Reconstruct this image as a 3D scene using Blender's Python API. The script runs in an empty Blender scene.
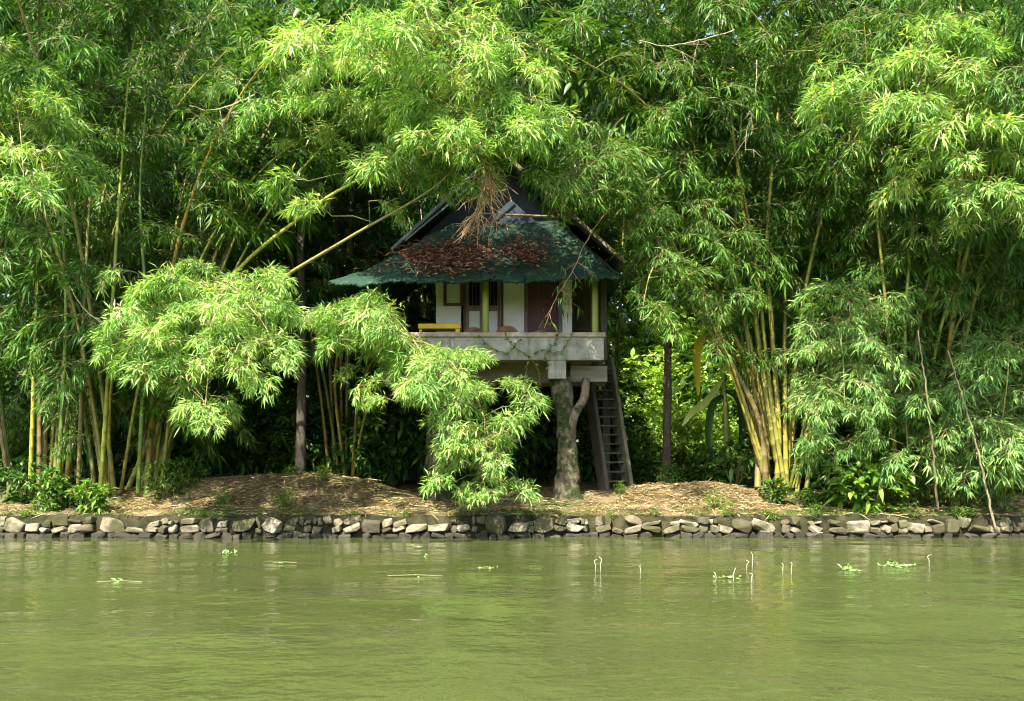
import bpy, bmesh, math, random
import numpy as np
from mathutils import Vector, Matrix, noise

R = math.radians
scene = bpy.context.scene
col = scene.collection

# ---------------------------------------------------------------- camera, sky, sun, exposure
F = 996.0            # focal length in pixels of the 1024 px wide frame
CAMZ = 2.0           # eye height above the water
HOR = 447.0          # row of the horizon
cam_d = bpy.data.cameras.new('camera')
cam = bpy.data.objects.new('camera', cam_d); col.objects.link(cam)
cam.location = (0, 0, CAMZ); cam.rotation_euler = (R(90), 0, 0)
cam_d.sensor_width = 36; cam_d.lens = F / 1024 * 36
cam_d.shift_y = (HOR - 350.5) / 1024
cam_d.clip_end = 2000; cam_d.clip_start = 0.1
scene.camera = cam

SUN_TO = Vector((-0.30, -0.70, 0.0)).normalized()
SUN_EL = R(53)
world = bpy.data.worlds.new('World'); scene.world = world; world.use_nodes = True
nt = world.node_tree; nt.nodes.clear()
sky = nt.nodes.new('ShaderNodeTexSky'); sky.sky_type = 'NISHITA'; sky.sun_disc = False
sky.sun_elevation = SUN_EL; sky.sun_rotation = math.atan2(SUN_TO.x, SUN_TO.y)
sky.air_density = 1.0; sky.dust_density = 2.0
bg = nt.nodes.new('ShaderNodeBackground'); bg.inputs['Strength'].default_value = 0.135
wo = nt.nodes.new('ShaderNodeOutputWorld')
nt.links.new(sky.outputs[0], bg.inputs[0]); nt.links.new(bg.outputs[0], wo.inputs[0])

sl = bpy.data.lights.new('sun', 'SUN'); sl.energy = 5.0; sl.angle = R(0.5); sl.color = (1.0, 0.95, 0.86)
so = bpy.data.objects.new('sun', sl); col.objects.link(so)
sdir = Vector((SUN_TO.x * math.cos(SUN_EL), SUN_TO.y * math.cos(SUN_EL), math.sin(SUN_EL)))
so.rotation_euler = (-sdir).to_track_quat('-Z', 'Y').to_euler(); so.location = (-20, -40, 60)

vs = scene.view_settings
vs.view_transform = 'Standard'; vs.look = 'None'; vs.exposure = 1.7; vs.gamma = 1.0; vs.use_curve_mapping = False
scene.render.engine = 'CYCLES'
scene.cycles.max_bounces = 6; scene.cycles.diffuse_bounces = 3; scene.cycles.glossy_bounces = 2
scene.cycles.transmission_bounces = 4; scene.cycles.filter_width = 1.1; scene.cycles.adaptive_threshold = 0.02
scene.cycles.caustics_reflective = False; scene.cycles.caustics_refractive = False
scene.cycles.sample_clamp_indirect = 6.0
scene.cycles.use_denoising = True
try: scene.cycles.denoiser = 'OPENIMAGEDENOISE'
except Exception: pass

# ---------------------------------------------------------------- helpers
def P(px, py, d):
    """point seen at (px, py) standing d metres away from the camera plane"""
    return Vector(((px - 512) / F * d, d, CAMZ + (HOR - py) / F * d))
def X(px, d): return (px - 512) / F * d
def Z(py, d): return CAMZ + (HOR - py) / F * d
def pix(p): return (512 + p[0] / p[1] * F, HOR - (p[2] - CAMZ) / p[1] * F, p[1])

def mesh(name, v, f, mats, mi=None, smooth=False, attrs=None):
    m = bpy.data.meshes.new(name); m.from_pydata([tuple(q) for q in v], [], f)
    for mm in (mats if isinstance(mats, (list, tuple)) else [mats]): m.materials.append(mm)
    if mi is not None: m.polygons.foreach_set('material_index', mi)
    if smooth: m.polygons.foreach_set('use_smooth', [True] * len(m.polygons))
    for k, a in (attrs or {}).items():
        at = m.attributes.new(k, 'FLOAT', 'POINT'); at.data.foreach_set('value', a)
    m.update(); return m
def link(name, data, parent=None, loc=(0, 0, 0), rot=None, scale=None):
    o = bpy.data.objects.new(name, data); col.objects.link(o); o.location = loc
    if rot is not None: o.rotation_euler = rot
    if scale is not None: o.scale = scale
    o.parent = parent
    return o
def tag(o, label=None, cat=None, group=None, kind=None):
    if label: o['label'] = label
    if cat: o['category'] = cat
    if group: o['group'] = group
    if kind: o['kind'] = kind
    return o
def thing(name, loc, label, cat, group=None):
    return tag(link(name, None, None, loc), label, cat, group)

class MB:
    """collects shapes for ONE mesh"""
    def __init__(s): s.v = []; s.f = []; s.mi = []; s.at = []
    def add(s, v, f, mi=0, at=0.0):
        n = len(s.v); s.v += [tuple(q) for q in v]; s.f += [tuple(i + n for i in q) for q in f]
        s.mi += [mi] * len(f); s.at += list(at) if hasattr(at, '__len__') else [at] * len(v)
    def box(s, a, b, mi=0, at=0.0):
        x0, y0, z0 = a; x1, y1, z1 = b
        s.add([(x0,y0,z0),(x1,y0,z0),(x1,y1,z0),(x0,y1,z0),(x0,y0,z1),(x1,y0,z1),(x1,y1,z1),(x0,y1,z1)],
              [(0,3,2,1),(4,5,6,7),(0,1,5,4),(1,2,6,5),(2,3,7,6),(3,0,4,7)], mi, at)
    def tube(s, pts, rad, n=6, mi=0, at=0.0, cap=True):
        v, f, k = tube(pts, rad, n, cap)
        if hasattr(at, '__len__'): at = [a for a in at for _ in range(n)] + ([at[0], at[-1]] if cap else [])
        s.add(v, f, mi, at)
    def build(s, name, mats, parent=None, smooth=False, attr=None, loc=(0, 0, 0), off=None, bevel=0):
        v = s.v if off is None else [(q[0]-off[0], q[1]-off[1], q[2]-off[2]) for q in s.v]
        m = mesh(name, v, s.f, mats, s.mi, smooth, {attr: s.at} if attr else None)
        if bevel:
            b = bmesh.new(); b.from_mesh(m)
            bmesh.ops.bevel(b, geom=b.edges[:], offset=bevel, segments=1, affect='EDGES', clamp_overlap=True)
            b.to_mesh(m); b.free()
        return link(name, m, parent, loc)

def tube(pts, rad, n=6, cap=True):
    pts = [Vector(p) for p in pts]; N = len(pts)
    v = []; f = []
    t = (pts[1] - pts[0]).normalized()
    u = t.cross(Vector((0.3, 0.9, 0.2))).normalized()
    for i, p in enumerate(pts):
        tt = (pts[min(i+1, N-1)] - pts[max(i-1, 0)]).normalized()
        u = (u - tt * u.dot(tt)).normalized(); w = tt.cross(u)
        for k in range(n):
            a = 2 * math.pi * k / n
            v.append(p + (u * math.cos(a) + w * math.sin(a)) * rad[i])
    for i in range(N - 1):
        for k in range(n):
            f.append((i*n+k, i*n+(k+1) % n, (i+1)*n+(k+1) % n, (i+1)*n+k))
    if cap:
        a = len(v); v.append(pts[0]); v.append(pts[-1])
        for k in range(n):
            f.append((a, (k+1) % n, k)); f.append((a+1, (N-1)*n+k, (N-1)*n+(k+1) % n))
    return v, f, n

def spline(ctrl, step=0.12):
    """Catmull-Rom through the control points, resampled by length"""
    c = [Vector(p) for p in ctrl]; c = [c[0]*2 - c[1]] + c + [c[-1]*2 - c[-2]]
    out = []
    for i in range(1, len(c) - 2):
        for k in range(24):
            t = k / 24; a, b, d, e = c[i-1], c[i], c[i+1], c[i+2]
            out.append(0.5 * ((2*b) + (d-a)*t + (2*a-5*b+4*d-e)*t*t + (3*b-a-3*d+e)*t**3))
    out.append(c[-2])
    s = [0]
    for i in range(1, len(out)): s.append(s[-1] + (out[i] - out[i-1]).length)
    A = np.array([tuple(q) for q in out]); s = np.array(s)
    return A, s
def at_len(sp, L):
    A, s = sp
    return Vector([float(np.interp(L, s, A[:, k])) for k in range(3)])

# ---------------------------------------------------------------- materials
class NT:
    def __init__(s, name):
        s.m = bpy.data.materials.new(name); s.m.use_nodes = True; s.t = s.m.node_tree; s.t.nodes.clear()
        s.out = s.t.nodes.new('ShaderNodeOutputMaterial')
    def n(s, kind, **kw):
        q = s.t.nodes.new('ShaderNode' + kind)
        for k, v in kw.items():
            if k in q.inputs: s.set(q, k, v)
            else: setattr(q, k, v)
        return q
    def set(s, q, k, v):
        if isinstance(v, bpy.types.NodeSocket): s.t.links.new(v, q.inputs[k])
        else: q.inputs[k].default_value = v
    def noise(s, scale, detail=3, coord=None, rough=0.55, stretch=None):
        q = s.n('TexNoise'); q.inputs['Scale'].default_value = scale; q.inputs['Detail'].default_value = detail
        q.inputs['Roughness'].default_value = rough
        c = coord or s.n('TexCoord').outputs['Object']
        if stretch:
            mp = s.n('Mapping'); mp.inputs['Scale'].default_value = stretch; s.t.links.new(c, mp.inputs[0]); c = mp.outputs[0]
        s.t.links.new(c, q.inputs['Vector']); return q.outputs['Fac']
    def ramp(s, fac, stops):
        q = s.n('ValToRGB'); e = q.color_ramp.elements
        e[0].position, e[0].color = stops[0][0], (*stops[0][1], 1)
        e[1].position, e[1].color = stops[-1][0], (*stops[-1][1], 1)
        for p, c in stops[1:-1]: x = e.new(p); x.color = (*c, 1)
        s.t.links.new(fac, q.inputs[0]); return q.outputs[0]
    def mix(s, a, b, fac, mode='MIX'):
        q = s.n('Mix', data_type='RGBA', blend_type=mode)
        for k, v in ((0, fac), (6, a), (7, b)):
            if isinstance(v, bpy.types.NodeSocket): s.t.links.new(v, q.inputs[k])
            else: q.inputs[k].default_value = v if k == 0 else (*v, 1)
        return q.outputs[2]
    def math(s, op, a, b=0.0, clamp=False):
        q = s.n('Math', operation=op, use_clamp=clamp)
        for k, v in ((0, a), (1, b)):
            if isinstance(v, bpy.types.NodeSocket): s.t.links.new(v, q.inputs[k])
            else: q.inputs[k].default_value = v
        return q.outputs[0]
    def bump(s, h, strength=0.5, dist=0.02):
        q = s.n('Bump'); q.inputs['Strength'].default_value = strength; q.inputs['Distance'].default_value = dist
        s.t.links.new(h, q.inputs['Height']); return q.outputs[0]
    def principled(s, color, rough=0.7, normal=None, spec=0.4):
        q = s.n('BsdfPrincipled')
        if isinstance(color, bpy.types.NodeSocket): s.t.links.new(color, q.inputs['Base Color'])
        else: q.inputs['Base Color'].default_value = (*color, 1)
        if isinstance(rough, bpy.types.NodeSocket): s.t.links.new(rough, q.inputs['Roughness'])
        else: q.inputs['Roughness'].default_value = rough
        q.inputs['Specular IOR Level'].default_value = spec
        if normal: s.t.links.new(normal, q.inputs['Normal'])
        return q
    def done(s, sh): s.t.links.new(sh if isinstance(sh, bpy.types.NodeSocket) else sh.outputs[0], s.out.inputs[0]); return s.m

def leaf_mat(name, stops, trans=0.36, rough=0.42, spec=0.34):
    s = NT(name)
    a = s.n('Attribute', attribute_name='tint').outputs['Fac']
    oi = s.n('ObjectInfo')
    k = s.math('ADD', a, s.math('MULTIPLY', s.math('SUBTRACT', oi.outputs['Random'], 0.5), 0.28), True)
    c = s.ramp(k, stops)
    c = s.mix(c, oi.outputs['Color'], 1.0, 'MULTIPLY')
    p = s.principled(c, rough, spec=spec)
    t = s.n('BsdfTranslucent'); s.t.links.new(s.mix(c, (1.35, 1.3, 0.55), 1.0, 'MULTIPLY'), t.inputs[0])
    mx = s.n('MixShader'); mx.inputs[0].default_value = trans
    s.t.links.new(p.outputs[0], mx.inputs[1]); s.t.links.new(t.outputs[0], mx.inputs[2])
    return s.done(mx)
M = {}
M['bamboo_leaf'] = leaf_mat('bamboo_leaf', [(0, (0.026, 0.086, 0.012)), (0.5, (0.078, 0.186, 0.023)), (0.86, (0.17, 0.29, 0.045)), (0.95, (0.19, 0.26, 0.06)), (1.0, (0.22, 0.20, 0.08))])
M['broad_leaf'] = leaf_mat('broad_leaf', [(0, (0.036, 0.082, 0.012)), (0.6, (0.088, 0.175, 0.024)), (1.0, (0.18, 0.28, 0.045))], 0.3, 0.38)
M['dry_leaf'] = leaf_mat('dry_leaf', [(0, (0.10, 0.065, 0.025)), (0.5, (0.27, 0.19, 0.08)), (1.0, (0.50, 0.41, 0.21))], 0.15, 0.8, 0.2)
M['red_leaf'] = leaf_mat('red_leaf', [(0, (0.05, 0.02, 0.012)), (0.5, (0.17, 0.05, 0.03)), (1.0, (0.44, 0.25, 0.14))], 0.15, 0.8, 0.2)

def simple(name, c0, c1, scale=4, rough=0.75, bump=0.3, bscale=18, stretch=None, spec=0.3, lo=0.35, hi=0.7, dist=0.01):
    s = NT(name); f = s.noise(scale, 5, None, 0.6, stretch)
    c = s.ramp(f, [(lo, c0), (hi, c1)])
    return s.done(s.principled(c, rough, s.bump(s.noise(bscale, 4, None, 0.6, stretch), bump, dist), spec))
def culm_mat():
    s = NT('bamboo_culm'); oi = s.n('ObjectInfo')
    g = s.ramp(oi.outputs['Random'], [(0, (0.10, 0.16, 0.03)), (0.25, (0.22, 0.24, 0.045)), (0.5, (0.26, 0.265, 0.045)), (0.75, (0.31, 0.29, 0.05)), (0.9, (0.17, 0.14, 0.05)), (1, (0.12, 0.10, 0.045))])
    g = s.mix(g, (0.13, 0.10, 0.035), s.math('MULTIPLY', s.math('GREATER_THAN', s.noise(3, 4, None, 0.6, (1, 1, 0.25)), 0.60), 0.55))
    g = s.mix(g, oi.outputs['Color'], 1.0, 'MULTIPLY')
    nd = s.n('Attribute', attribute_name='node').outputs['Fac']
    c = s.mix(g, (0.13, 0.11, 0.05), s.math('MULTIPLY', nd, 0.8))
    return s.done(s.principled(c, 0.4, None, 0.45))
M['culm'] = culm_mat()
M['twig'] = simple('twig', (0.10, 0.11, 0.03), (0.19, 0.17, 0.06), 6, 0.7)
M['dry_twig'] = simple('dry_twig', (0.26, 0.15, 0.07), (0.46, 0.30, 0.16), 6, 0.8)
M['pole_stick'] = simple('pole_stick', (0.22, 0.17, 0.09), (0.40, 0.33, 0.19), 5, 0.7)
M['pale_stick'] = simple('pale_stick', (0.36, 0.28, 0.16), (0.58, 0.48, 0.30), 5, 0.7)

def bark_mat(name, bark0, bark1, moss=0.5):
    s = NT(name)
    c = s.ramp(s.noise(5, 6, None, 0.65, (1, 1, 0.5)), [(0.3, bark0), (0.7, bark1)])
    ms = s.ramp(s.noise(2.6, 5, None, 0.7), [(0.62 - 0.25*moss, (0, 0, 0)), (0.72 - 0.25*moss, (1, 1, 1))])
    c = s.mix(c, s.ramp(s.noise(22, 3), [(0.35, (0.026, 0.042, 0.012)), (0.7, (0.075, 0.10, 0.028))]), ms)
    return s.done(s.principled(c, 0.9, s.bump(s.noise(20, 8, None, 0.72, (1, 1, 0.35)), 1.0, 0.12), 0.2))
M['mossy_bark'] = bark_mat('mossy_bark', (0.09, 0.075, 0.045), (0.30, 0.25, 0.16), 0.7)
M['grey_bark'] = bark_mat('grey_bark', (0.075, 0.06, 0.045), (0.19, 0.155, 0.115), 0.0)
M['brown_bark'] = bark_mat('brown_bark', (0.075, 0.06, 0.04), (0.19, 0.15, 0.10), 0.0)
M['limb_bark'] = bark_mat('limb_bark', (0.17, 0.12, 0.08), (0.42, 0.33, 0.23), 0.25)

def stone_mat():
    s = NT('wall_stone'); oi = s.n('ObjectInfo')
    base = s.ramp(oi.outputs['Random'], [(0, (0.06, 0.05, 0.032)), (0.3, (0.14, 0.115, 0.07)), (0.65, (0.28, 0.24, 0.155)), (1, (0.42, 0.37, 0.26))])
    c = s.mix(base, (0.12, 0.095, 0.06), s.math('MULTIPLY', s.ramp(s.noise(5, 6), [(0.42, (0, 0, 0)), (0.68, (1, 1, 1))]), 0.75))
    g = s.n('NewGeometry'); z = s.n('SeparateXYZ'); s.t.links.new(g.outputs['Position'], z.inputs[0])
    wn = s.noise(3, 3, g.outputs['Position'])
    moss = s.ramp(s.noise(2.2, 5, g.outputs['Position']), [(0.46, (0, 0, 0)), (0.56, (1, 1, 1))])
    c = s.mix(c, (0.055, 0.058, 0.018), s.math('MULTIPLY', moss, 0.75))
    wet = s.math('LESS_THAN', s.math('ADD', z.outputs[2], s.math('MULTIPLY', wn, -0.10)), 0.075)   # the tide line
    c = s.mix(c, (0.028, 0.026, 0.018), s.math('MULTIPLY', wet, 0.85))
    return s.done(s.principled(c, 0.9, s.bump(s.noise(14, 5), 0.7, 0.03), 0.25))
M['stone'] = stone_mat()
M['mortar'] = simple('mortar', (0.014, 0.016, 0.007), (0.055, 0.048, 0.024), 3.5, 0.95, 0.8, 20, None, 0.1, 0.35, 0.7, 0.03)
def ground_mat():
    s = NT('ground_soil')
    c = s.ramp(s.noise(1.6, 6), [(0.3, (0.06, 0.045, 0.02)), (0.5, (0.13, 0.10, 0.048)), (0.72, (0.24, 0.19, 0.10))])
    c = s.mix(c, (0.06, 0.085, 0.02), s.ramp(s.noise(0.7, 5), [(0.50, (0, 0, 0)), (0.62, (1, 1, 1))]))
    return s.done(s.principled(c, 0.95, s.bump(s.noise(25, 6), 0.8, 0.05), 0.1))
M['ground'] = ground_mat()
def water_mat():
    s = NT('river_water'); g = s.n('NewGeometry').outputs['Position']
    c = s.ramp(s.noise(0.25, 4, g), [(0.3, (0.049, 0.060, 0.016)), (0.7, (0.064, 0.079, 0.022))])
    h1 = s.noise(1.5, 3, g, 0.55, (0.9, 1.1, 1)); h2 = s.noise(5.5, 3, g, 0.6, (0.85, 1.1, 1))
    h = s.math('ADD', h1, s.math('MULTIPLY', h2, 0.25))
    calm = s.ramp(s.noise(0.22, 2, g, 0.5, (0.5, 1.6, 1)), [(0.38, (0.35, 0.35, 0.35)), (0.62, (1, 1, 1))])
    yy = s.n('SeparateXYZ'); s.t.links.new(g, yy.inputs[0])
    rough_w = s.n('MapRange'); s.t.links.new(yy.outputs[1], rough_w.inputs[0])
    for k, q in ((1, 9.0), (2, 17.0), (3, 1.0), (4, 0.35)): rough_w.inputs[k].default_value = q
    h = s.math('MULTIPLY', s.math('MULTIPLY', h, calm), rough_w.outputs[0])
    p = s.principled(c, 0.06, s.bump(h, 1.0, 0.105), 0.5); p.inputs['IOR'].default_value = 1.33
    return s.done(p)
M['water'] = water_mat()

M['plaster'] = simple('white_plaster', (0.72, 0.73, 0.74), (0.85, 0.85, 0.84), 1.6, 0.8, 0.15, 30, None, 0.3, 0.25, 0.6)
def concrete():
    s = NT('weathered_concrete')
    c = s.ramp(s.noise(2.2, 7, None, 0.68), [(0.28, (0.11, 0.115, 0.075)), (0.45, (0.26, 0.25, 0.20)), (0.72, (0.42, 0.40, 0.34))])
    c = s.mix(c, (0.10, 0.12, 0.05), s.math('MULTIPLY', s.ramp(s.noise(3.0, 5, None, 0.7, (1, 1, 0.25)), [(0.50, (0, 0, 0)), (0.64, (1, 1, 1))]), 0.65))
    return s.done(s.principled(c, 0.9, s.bump(s.noise(24, 5), 0.4, 0.01), 0.2))
M['concrete'] = concrete()
M['ledge'] = simple('ledge_stone', (0.24, 0.19, 0.12), (0.45, 0.38, 0.27), 4, 0.85, 0.3)
M['maroon'] = simple('maroon_paint', (0.075, 0.028, 0.035), (0.13, 0.055, 0.06), 3, 0.5, 0.15, 20, (1, 1, 0.2))
M['frame_brown'] = simple('brown_frame', (0.085, 0.040, 0.032), (0.15, 0.080, 0.065), 4, 0.6, 0.2, 22, (1, 1, 0.3))
M['frame_grey'] = simple('grey_frame', (0.16, 0.13, 0.11), (0.25, 0.21, 0.18), 4, 0.65, 0.2, 22, (1, 1, 0.3))
M['white_panel'] = simple('white_panel', (0.62, 0.64, 0.68), (0.76, 0.77, 0.79), 2, 0.6, 0.1)
s = NT('dark_glass'); M['glass'] = s.done(s.principled((0.012, 0.013, 0.016), 0.12, None, 0.5))
M['green_post'] = simple('green_post', (0.22, 0.25, 0.055), (0.36, 0.38, 0.11), 3, 0.55, 0.15, 14, (1, 1, 0.3))
M['dark_wood'] = simple('dark_wood', (0.045, 0.042, 0.025), (0.11, 0.10, 0.055), 3, 0.7, 0.4, 18, (1, 1, 0.15))
M['grey_wood'] = simple('grey_wood', (0.13, 0.12, 0.085), (0.30, 0.26, 0.19), 3, 0.8, 0.4, 18, (0.25, 1, 1))
M['stair_wood'] = simple('stair_wood', (0.035, 0.034, 0.018), (0.095, 0.082, 0.05), 3, 0.75, 0.5, 16, (1, 1, 0.3))
M['stair_lit'] = simple('stair_lit', (0.085, 0.09, 0.05), (0.19, 0.18, 0.11), 3, 0.7, 0.4, 16, (1, 1, 0.3))  # lighter copy of the stair wood, paints the lit front of the right stringer
M['yellow'] = simple('yellow_paint', (0.62, 0.40, 0.015), (0.78, 0.54, 0.03), 3, 0.5, 0.1)
M['wicker'] = simple('brown_wicker', (0.14, 0.07, 0.03), (0.26, 0.14, 0.06), 10, 0.6, 0.5, 60)
def roof_mat():
    s = NT('mossy_green_roof')
    c = s.ramp(s.noise(1.3, 6, None, 0.65), [(0.3, (0.006, 0.022, 0.013)), (0.55, (0.012, 0.044, 0.025)), (0.75, (0.03, 0.066, 0.032))])
    c = s.mix(c, (0.085, 0.12, 0.035), s.math('MULTIPLY', s.ramp(s.noise(6, 6), [(0.55, (0, 0, 0)), (0.68, (1, 1, 1))]), 0.6))
    return s.done(s.principled(c, 0.75, s.bump(s.noise(12, 5), 0.7, 0.04), 0.3))
M['roof_green'] = roof_mat()
M['roof_blue'] = simple('blue_grey_sheet', (0.02, 0.03, 0.045), (0.05, 0.065, 0.085), 1.5, 0.45, 0.2, 10)
M['sheet_edge'] = simple('sheet_edge', (0.12, 0.15, 0.18), (0.24, 0.27, 0.29), 3, 0.5, 0.2)
M['barge'] = simple('barge_wood', (0.10, 0.07, 0.04), (0.26, 0.20, 0.11), 4, 0.8, 0.4)
M['reed_white'] = simple('pale_stalk', (0.26, 0.28, 0.14), (0.50, 0.50, 0.36), 6, 0.6)
s = NT('float_leaf'); M['float_leaf'] = s.done(s.principled((0.15, 0.28, 0.06), 0.45, None, 0.4))

# ---------------------------------------------------------------- ground, water
def gh(x, y):
    """height of the bank"""
    t = min(1, max(0, (y - 22.4) / 4.0)); t = t * t * (3 - 2*t)
    z = 0.52 + 0.22 * t - 0.15 * max(0, 22.65 - y) / .3
    if y > 27: z += min(1.2, (y - 27) * 0.05)
    def mound(cx, cy, sx, sy, h):
        return h * math.exp(-(((x - cx) / sx) ** 2) ** 1.4 - (((y - cy) / sy) ** 2))
    z += mound(-5.9, 24.9, 2.9, 1.25, 0.60) + mound(-4.6, 24.7, 1.0, 0.9, 0.12)
    z += mound(4.7, 24.7, 1.55, 1.1, 0.42) + mound(2.6, 25.2, 1.2, 1.0, 0.14)
    z += mound(-10.5, 25.5, 2.2, 1.2, 0.18) + mound(9.5, 25.5, 3.0, 1.2, 0.18)
    if y > 22.6:
        z += 0.07 * noise.noise(Vector((x * 0.9, y * 0.9, 3))) + 0.04 * noise.noise(Vector((x * 2.7, y * 2.7, 9)))
    return z
def axis(a, b, n): return list(np.linspace(a, b, n))
gx = axis(-400, -40, 13)[:-1] + axis(-40, -16, 25)[:-1] + axis(-16, 16, 161)[:-1] + axis(16, 40, 25)[:-1] + axis(40, 400, 13)
gy = axis(22.35, 30, 52)[:-1] + axis(30, 60, 31)[:-1] + axis(60, 600, 19)
v = [(x, y, gh(x, y)) for y in gy for x in gx]; n = len(gx)
f = [(j*n+i, j*n+i+1, (j+1)*n+i+1, (j+1)*n+i) for j in range(len(gy)-1) for i in range(n-1)]
ground = link('ground', mesh('ground', v, f, M['ground'], smooth=True)); ground['kind'] = 'structure'

wx = axis(-400, -30, 12)[:-1] + axis(-30, 30, 301)[:-1] + axis(30, 400, 12)
wy = axis(-300, 2, 12)[:-1] + axis(2, 22.5, 206)
def wz(x, y):
    e = 1.0 if abs(x) < 30 and y > 2 else 0.0
    return e * (0.034 * noise.noise(Vector((x * 0.25, y * 0.6, 0))) + 0.013 * noise.noise(Vector((x * 0.7, y * 1.3, 5))))
v = [(x, y, wz(x, y)) for y in wy for x in wx]; n = len(wx)
f = [(j*n+i, j*n+i+1, (j+1)*n+i+1, (j+1)*n+i) for j in range(len(wy)-1) for i in range(n-1)]
water = link('water', mesh('water', v, f, M['water'], smooth=True)); water['kind'] = 'structure'

# ---------------------------------------------------------------- retaining wall of stones
rng = random.Random(5)
wall = thing('retaining_wall', (0, 22.2, 0), 'low dry stone wall holding the bank along the waterline', 'stone wall')
b = MB()
ns = 420
prof = [(22.75, -0.6), (22.02, -0.6), (22.08, 0.05), (22.12, 0.34), (22.24, 0.46), (22.75, 0.46)]
vv = []
for i in range(ns + 1):
    x = -26 + 52 * i / ns
    for (y, z) in prof:
        q = 0.10 * noise.noise(Vector((x * 2.3, y * 3, z * 4)))
        vv.append((x, y + q, z + (0.05 * noise.noise(Vector((x * 1.1, 7, z))) if z > 0.3 else 0)))
ff = []
k = len(prof)
for i in range(ns):
    for j in range(k - 1): ff.append((i*k+j, (i+1)*k+j, (i+1)*k+j+1, i*k+j+1))
b.add(vv, ff); b.build('mortar_core', M['mortar'], wall, True, off=(0, 22.2, 0))

def stone_proto(seed):
    r = random.Random(seed); bm = bmesh.new()
    for sx in (-1, 1):
        for sy in (-1, 1):
            for sz in (-1, 1):
                for q in range(2):
                    bm.verts.new((sx * r.uniform(0.18, 0.5), sy * r.uniform(0.25, 0.5), sz * r.uniform(0.14, 0.5)))
    for q in range(5):
        a = r.uniform(0, 6.28); bm.verts.new((0.5 * math.cos(a) * r.uniform(.85, 1), -0.5 * r.uniform(.7, 1), 0.5 * math.sin(a) * r.uniform(.8, 1)))
    h = bmesh.ops.convex_hull(bm, input=bm.verts[:])
    for x in [g for g in bm.verts if not g.link_faces]: bm.verts.remove(x)
    bmesh.ops.dissolve_limit(bm, angle_limit=R(14), verts=bm.verts[:], edges=bm.edges[:])
    bmesh.ops.bevel(bm, geom=bm.edges[:], offset=0.035, segments=1, affect='EDGES', clamp_overlap=True)
    bmesh.ops.triangulate(bm, faces=bm.faces[:])
    m = bpy.data.meshes.new('stone'); bm.to_mesh(m); bm.free(); m.materials.append(M['stone']); return m
SP = [stone_proto(i) for i in range(16)]
def put_stone(x, z, w, h, y=22.05, dep=0.3):
    y += rng.uniform(-0.03, 0.06)
    link('stone', rng.choice(SP), wall, (x, y - 22.2, z * .94), (rng.uniform(-.25, .25), rng.uniform(-.35, .35), rng.uniform(-.3, .3)), (w * rng.uniform(1.05, 1.35), dep * rng.uniform(.8, 1.3), h * rng.uniform(1.0, 1.35)))
x = -13.2
while x < 13.2:
    w = rng.choice([0.14, 0.18, 0.22, 0.27, 0.33, 0.42]) * rng.uniform(0.85, 1.15)
    if rng.random() < 0.09:
        x += w * rng.uniform(0.3, 0.6); continue
    hb = 0.11
    zt = 0.45 + rng.uniform(-0.10, 0.05)
    if w > 0.28 and rng.random() < 0.35:
        put_stone(x + w/2, (hb + zt) / 2, w, zt - hb - 0.03)
    else:
        m = rng.uniform(0.22, 0.32)
        if rng.random() < 0.88: put_stone(x + w/2, (hb + m) / 2, w, m - hb - 0.02)
        k = rng.choice([1, 1, 2])
        for q in range(k):
            if rng.random() < 0.75: put_stone(x + w * (q + 0.5) / k, (m + zt) / 2 + 0.01, w / k, zt - m - 0.02, 22.10, 0.26)
    x += w + rng.uniform(0.01, 0.06)
x = -13.2
while x < 13.2:
    w = rng.uniform(0.14, 0.34)
    if rng.random() < 0.8: put_stone(x + w/2, 0.03 + rng.uniform(-.02, .02), w, rng.uniform(.10, .18), 21.99, 0.22)
    x += w + 0.02

# ---------------------------------------------------------------- leaves
def leaf(b, base, d, up, L, W, tint, droop=0.25, mi=0):
    """a folded, drooping lance leaf of four triangles"""
    d = d.normalized(); s = d.cross(up)
    if s.length < 1e-3: s = d.cross(Vector((1, 0.2, 0)))
    s.normalize(); nrm = s.cross(d)
    mid = base + d * (L * 0.42) + nrm * (W * 0.12); tip = base + d * L + Vector((0, 0, -droop * L * 0.55))
    l = base + d * (L * 0.36) + s * (W / 2) + nrm * (W * 0.3); r = base + d * (L * 0.36) - s * (W / 2) + nrm * (W * 0.3)
    b.add([base, l, mid, r, tip], [(0, 2, 1), (0, 3, 2), (1, 2, 4), (2, 3, 4)], mi, tint)

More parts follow.
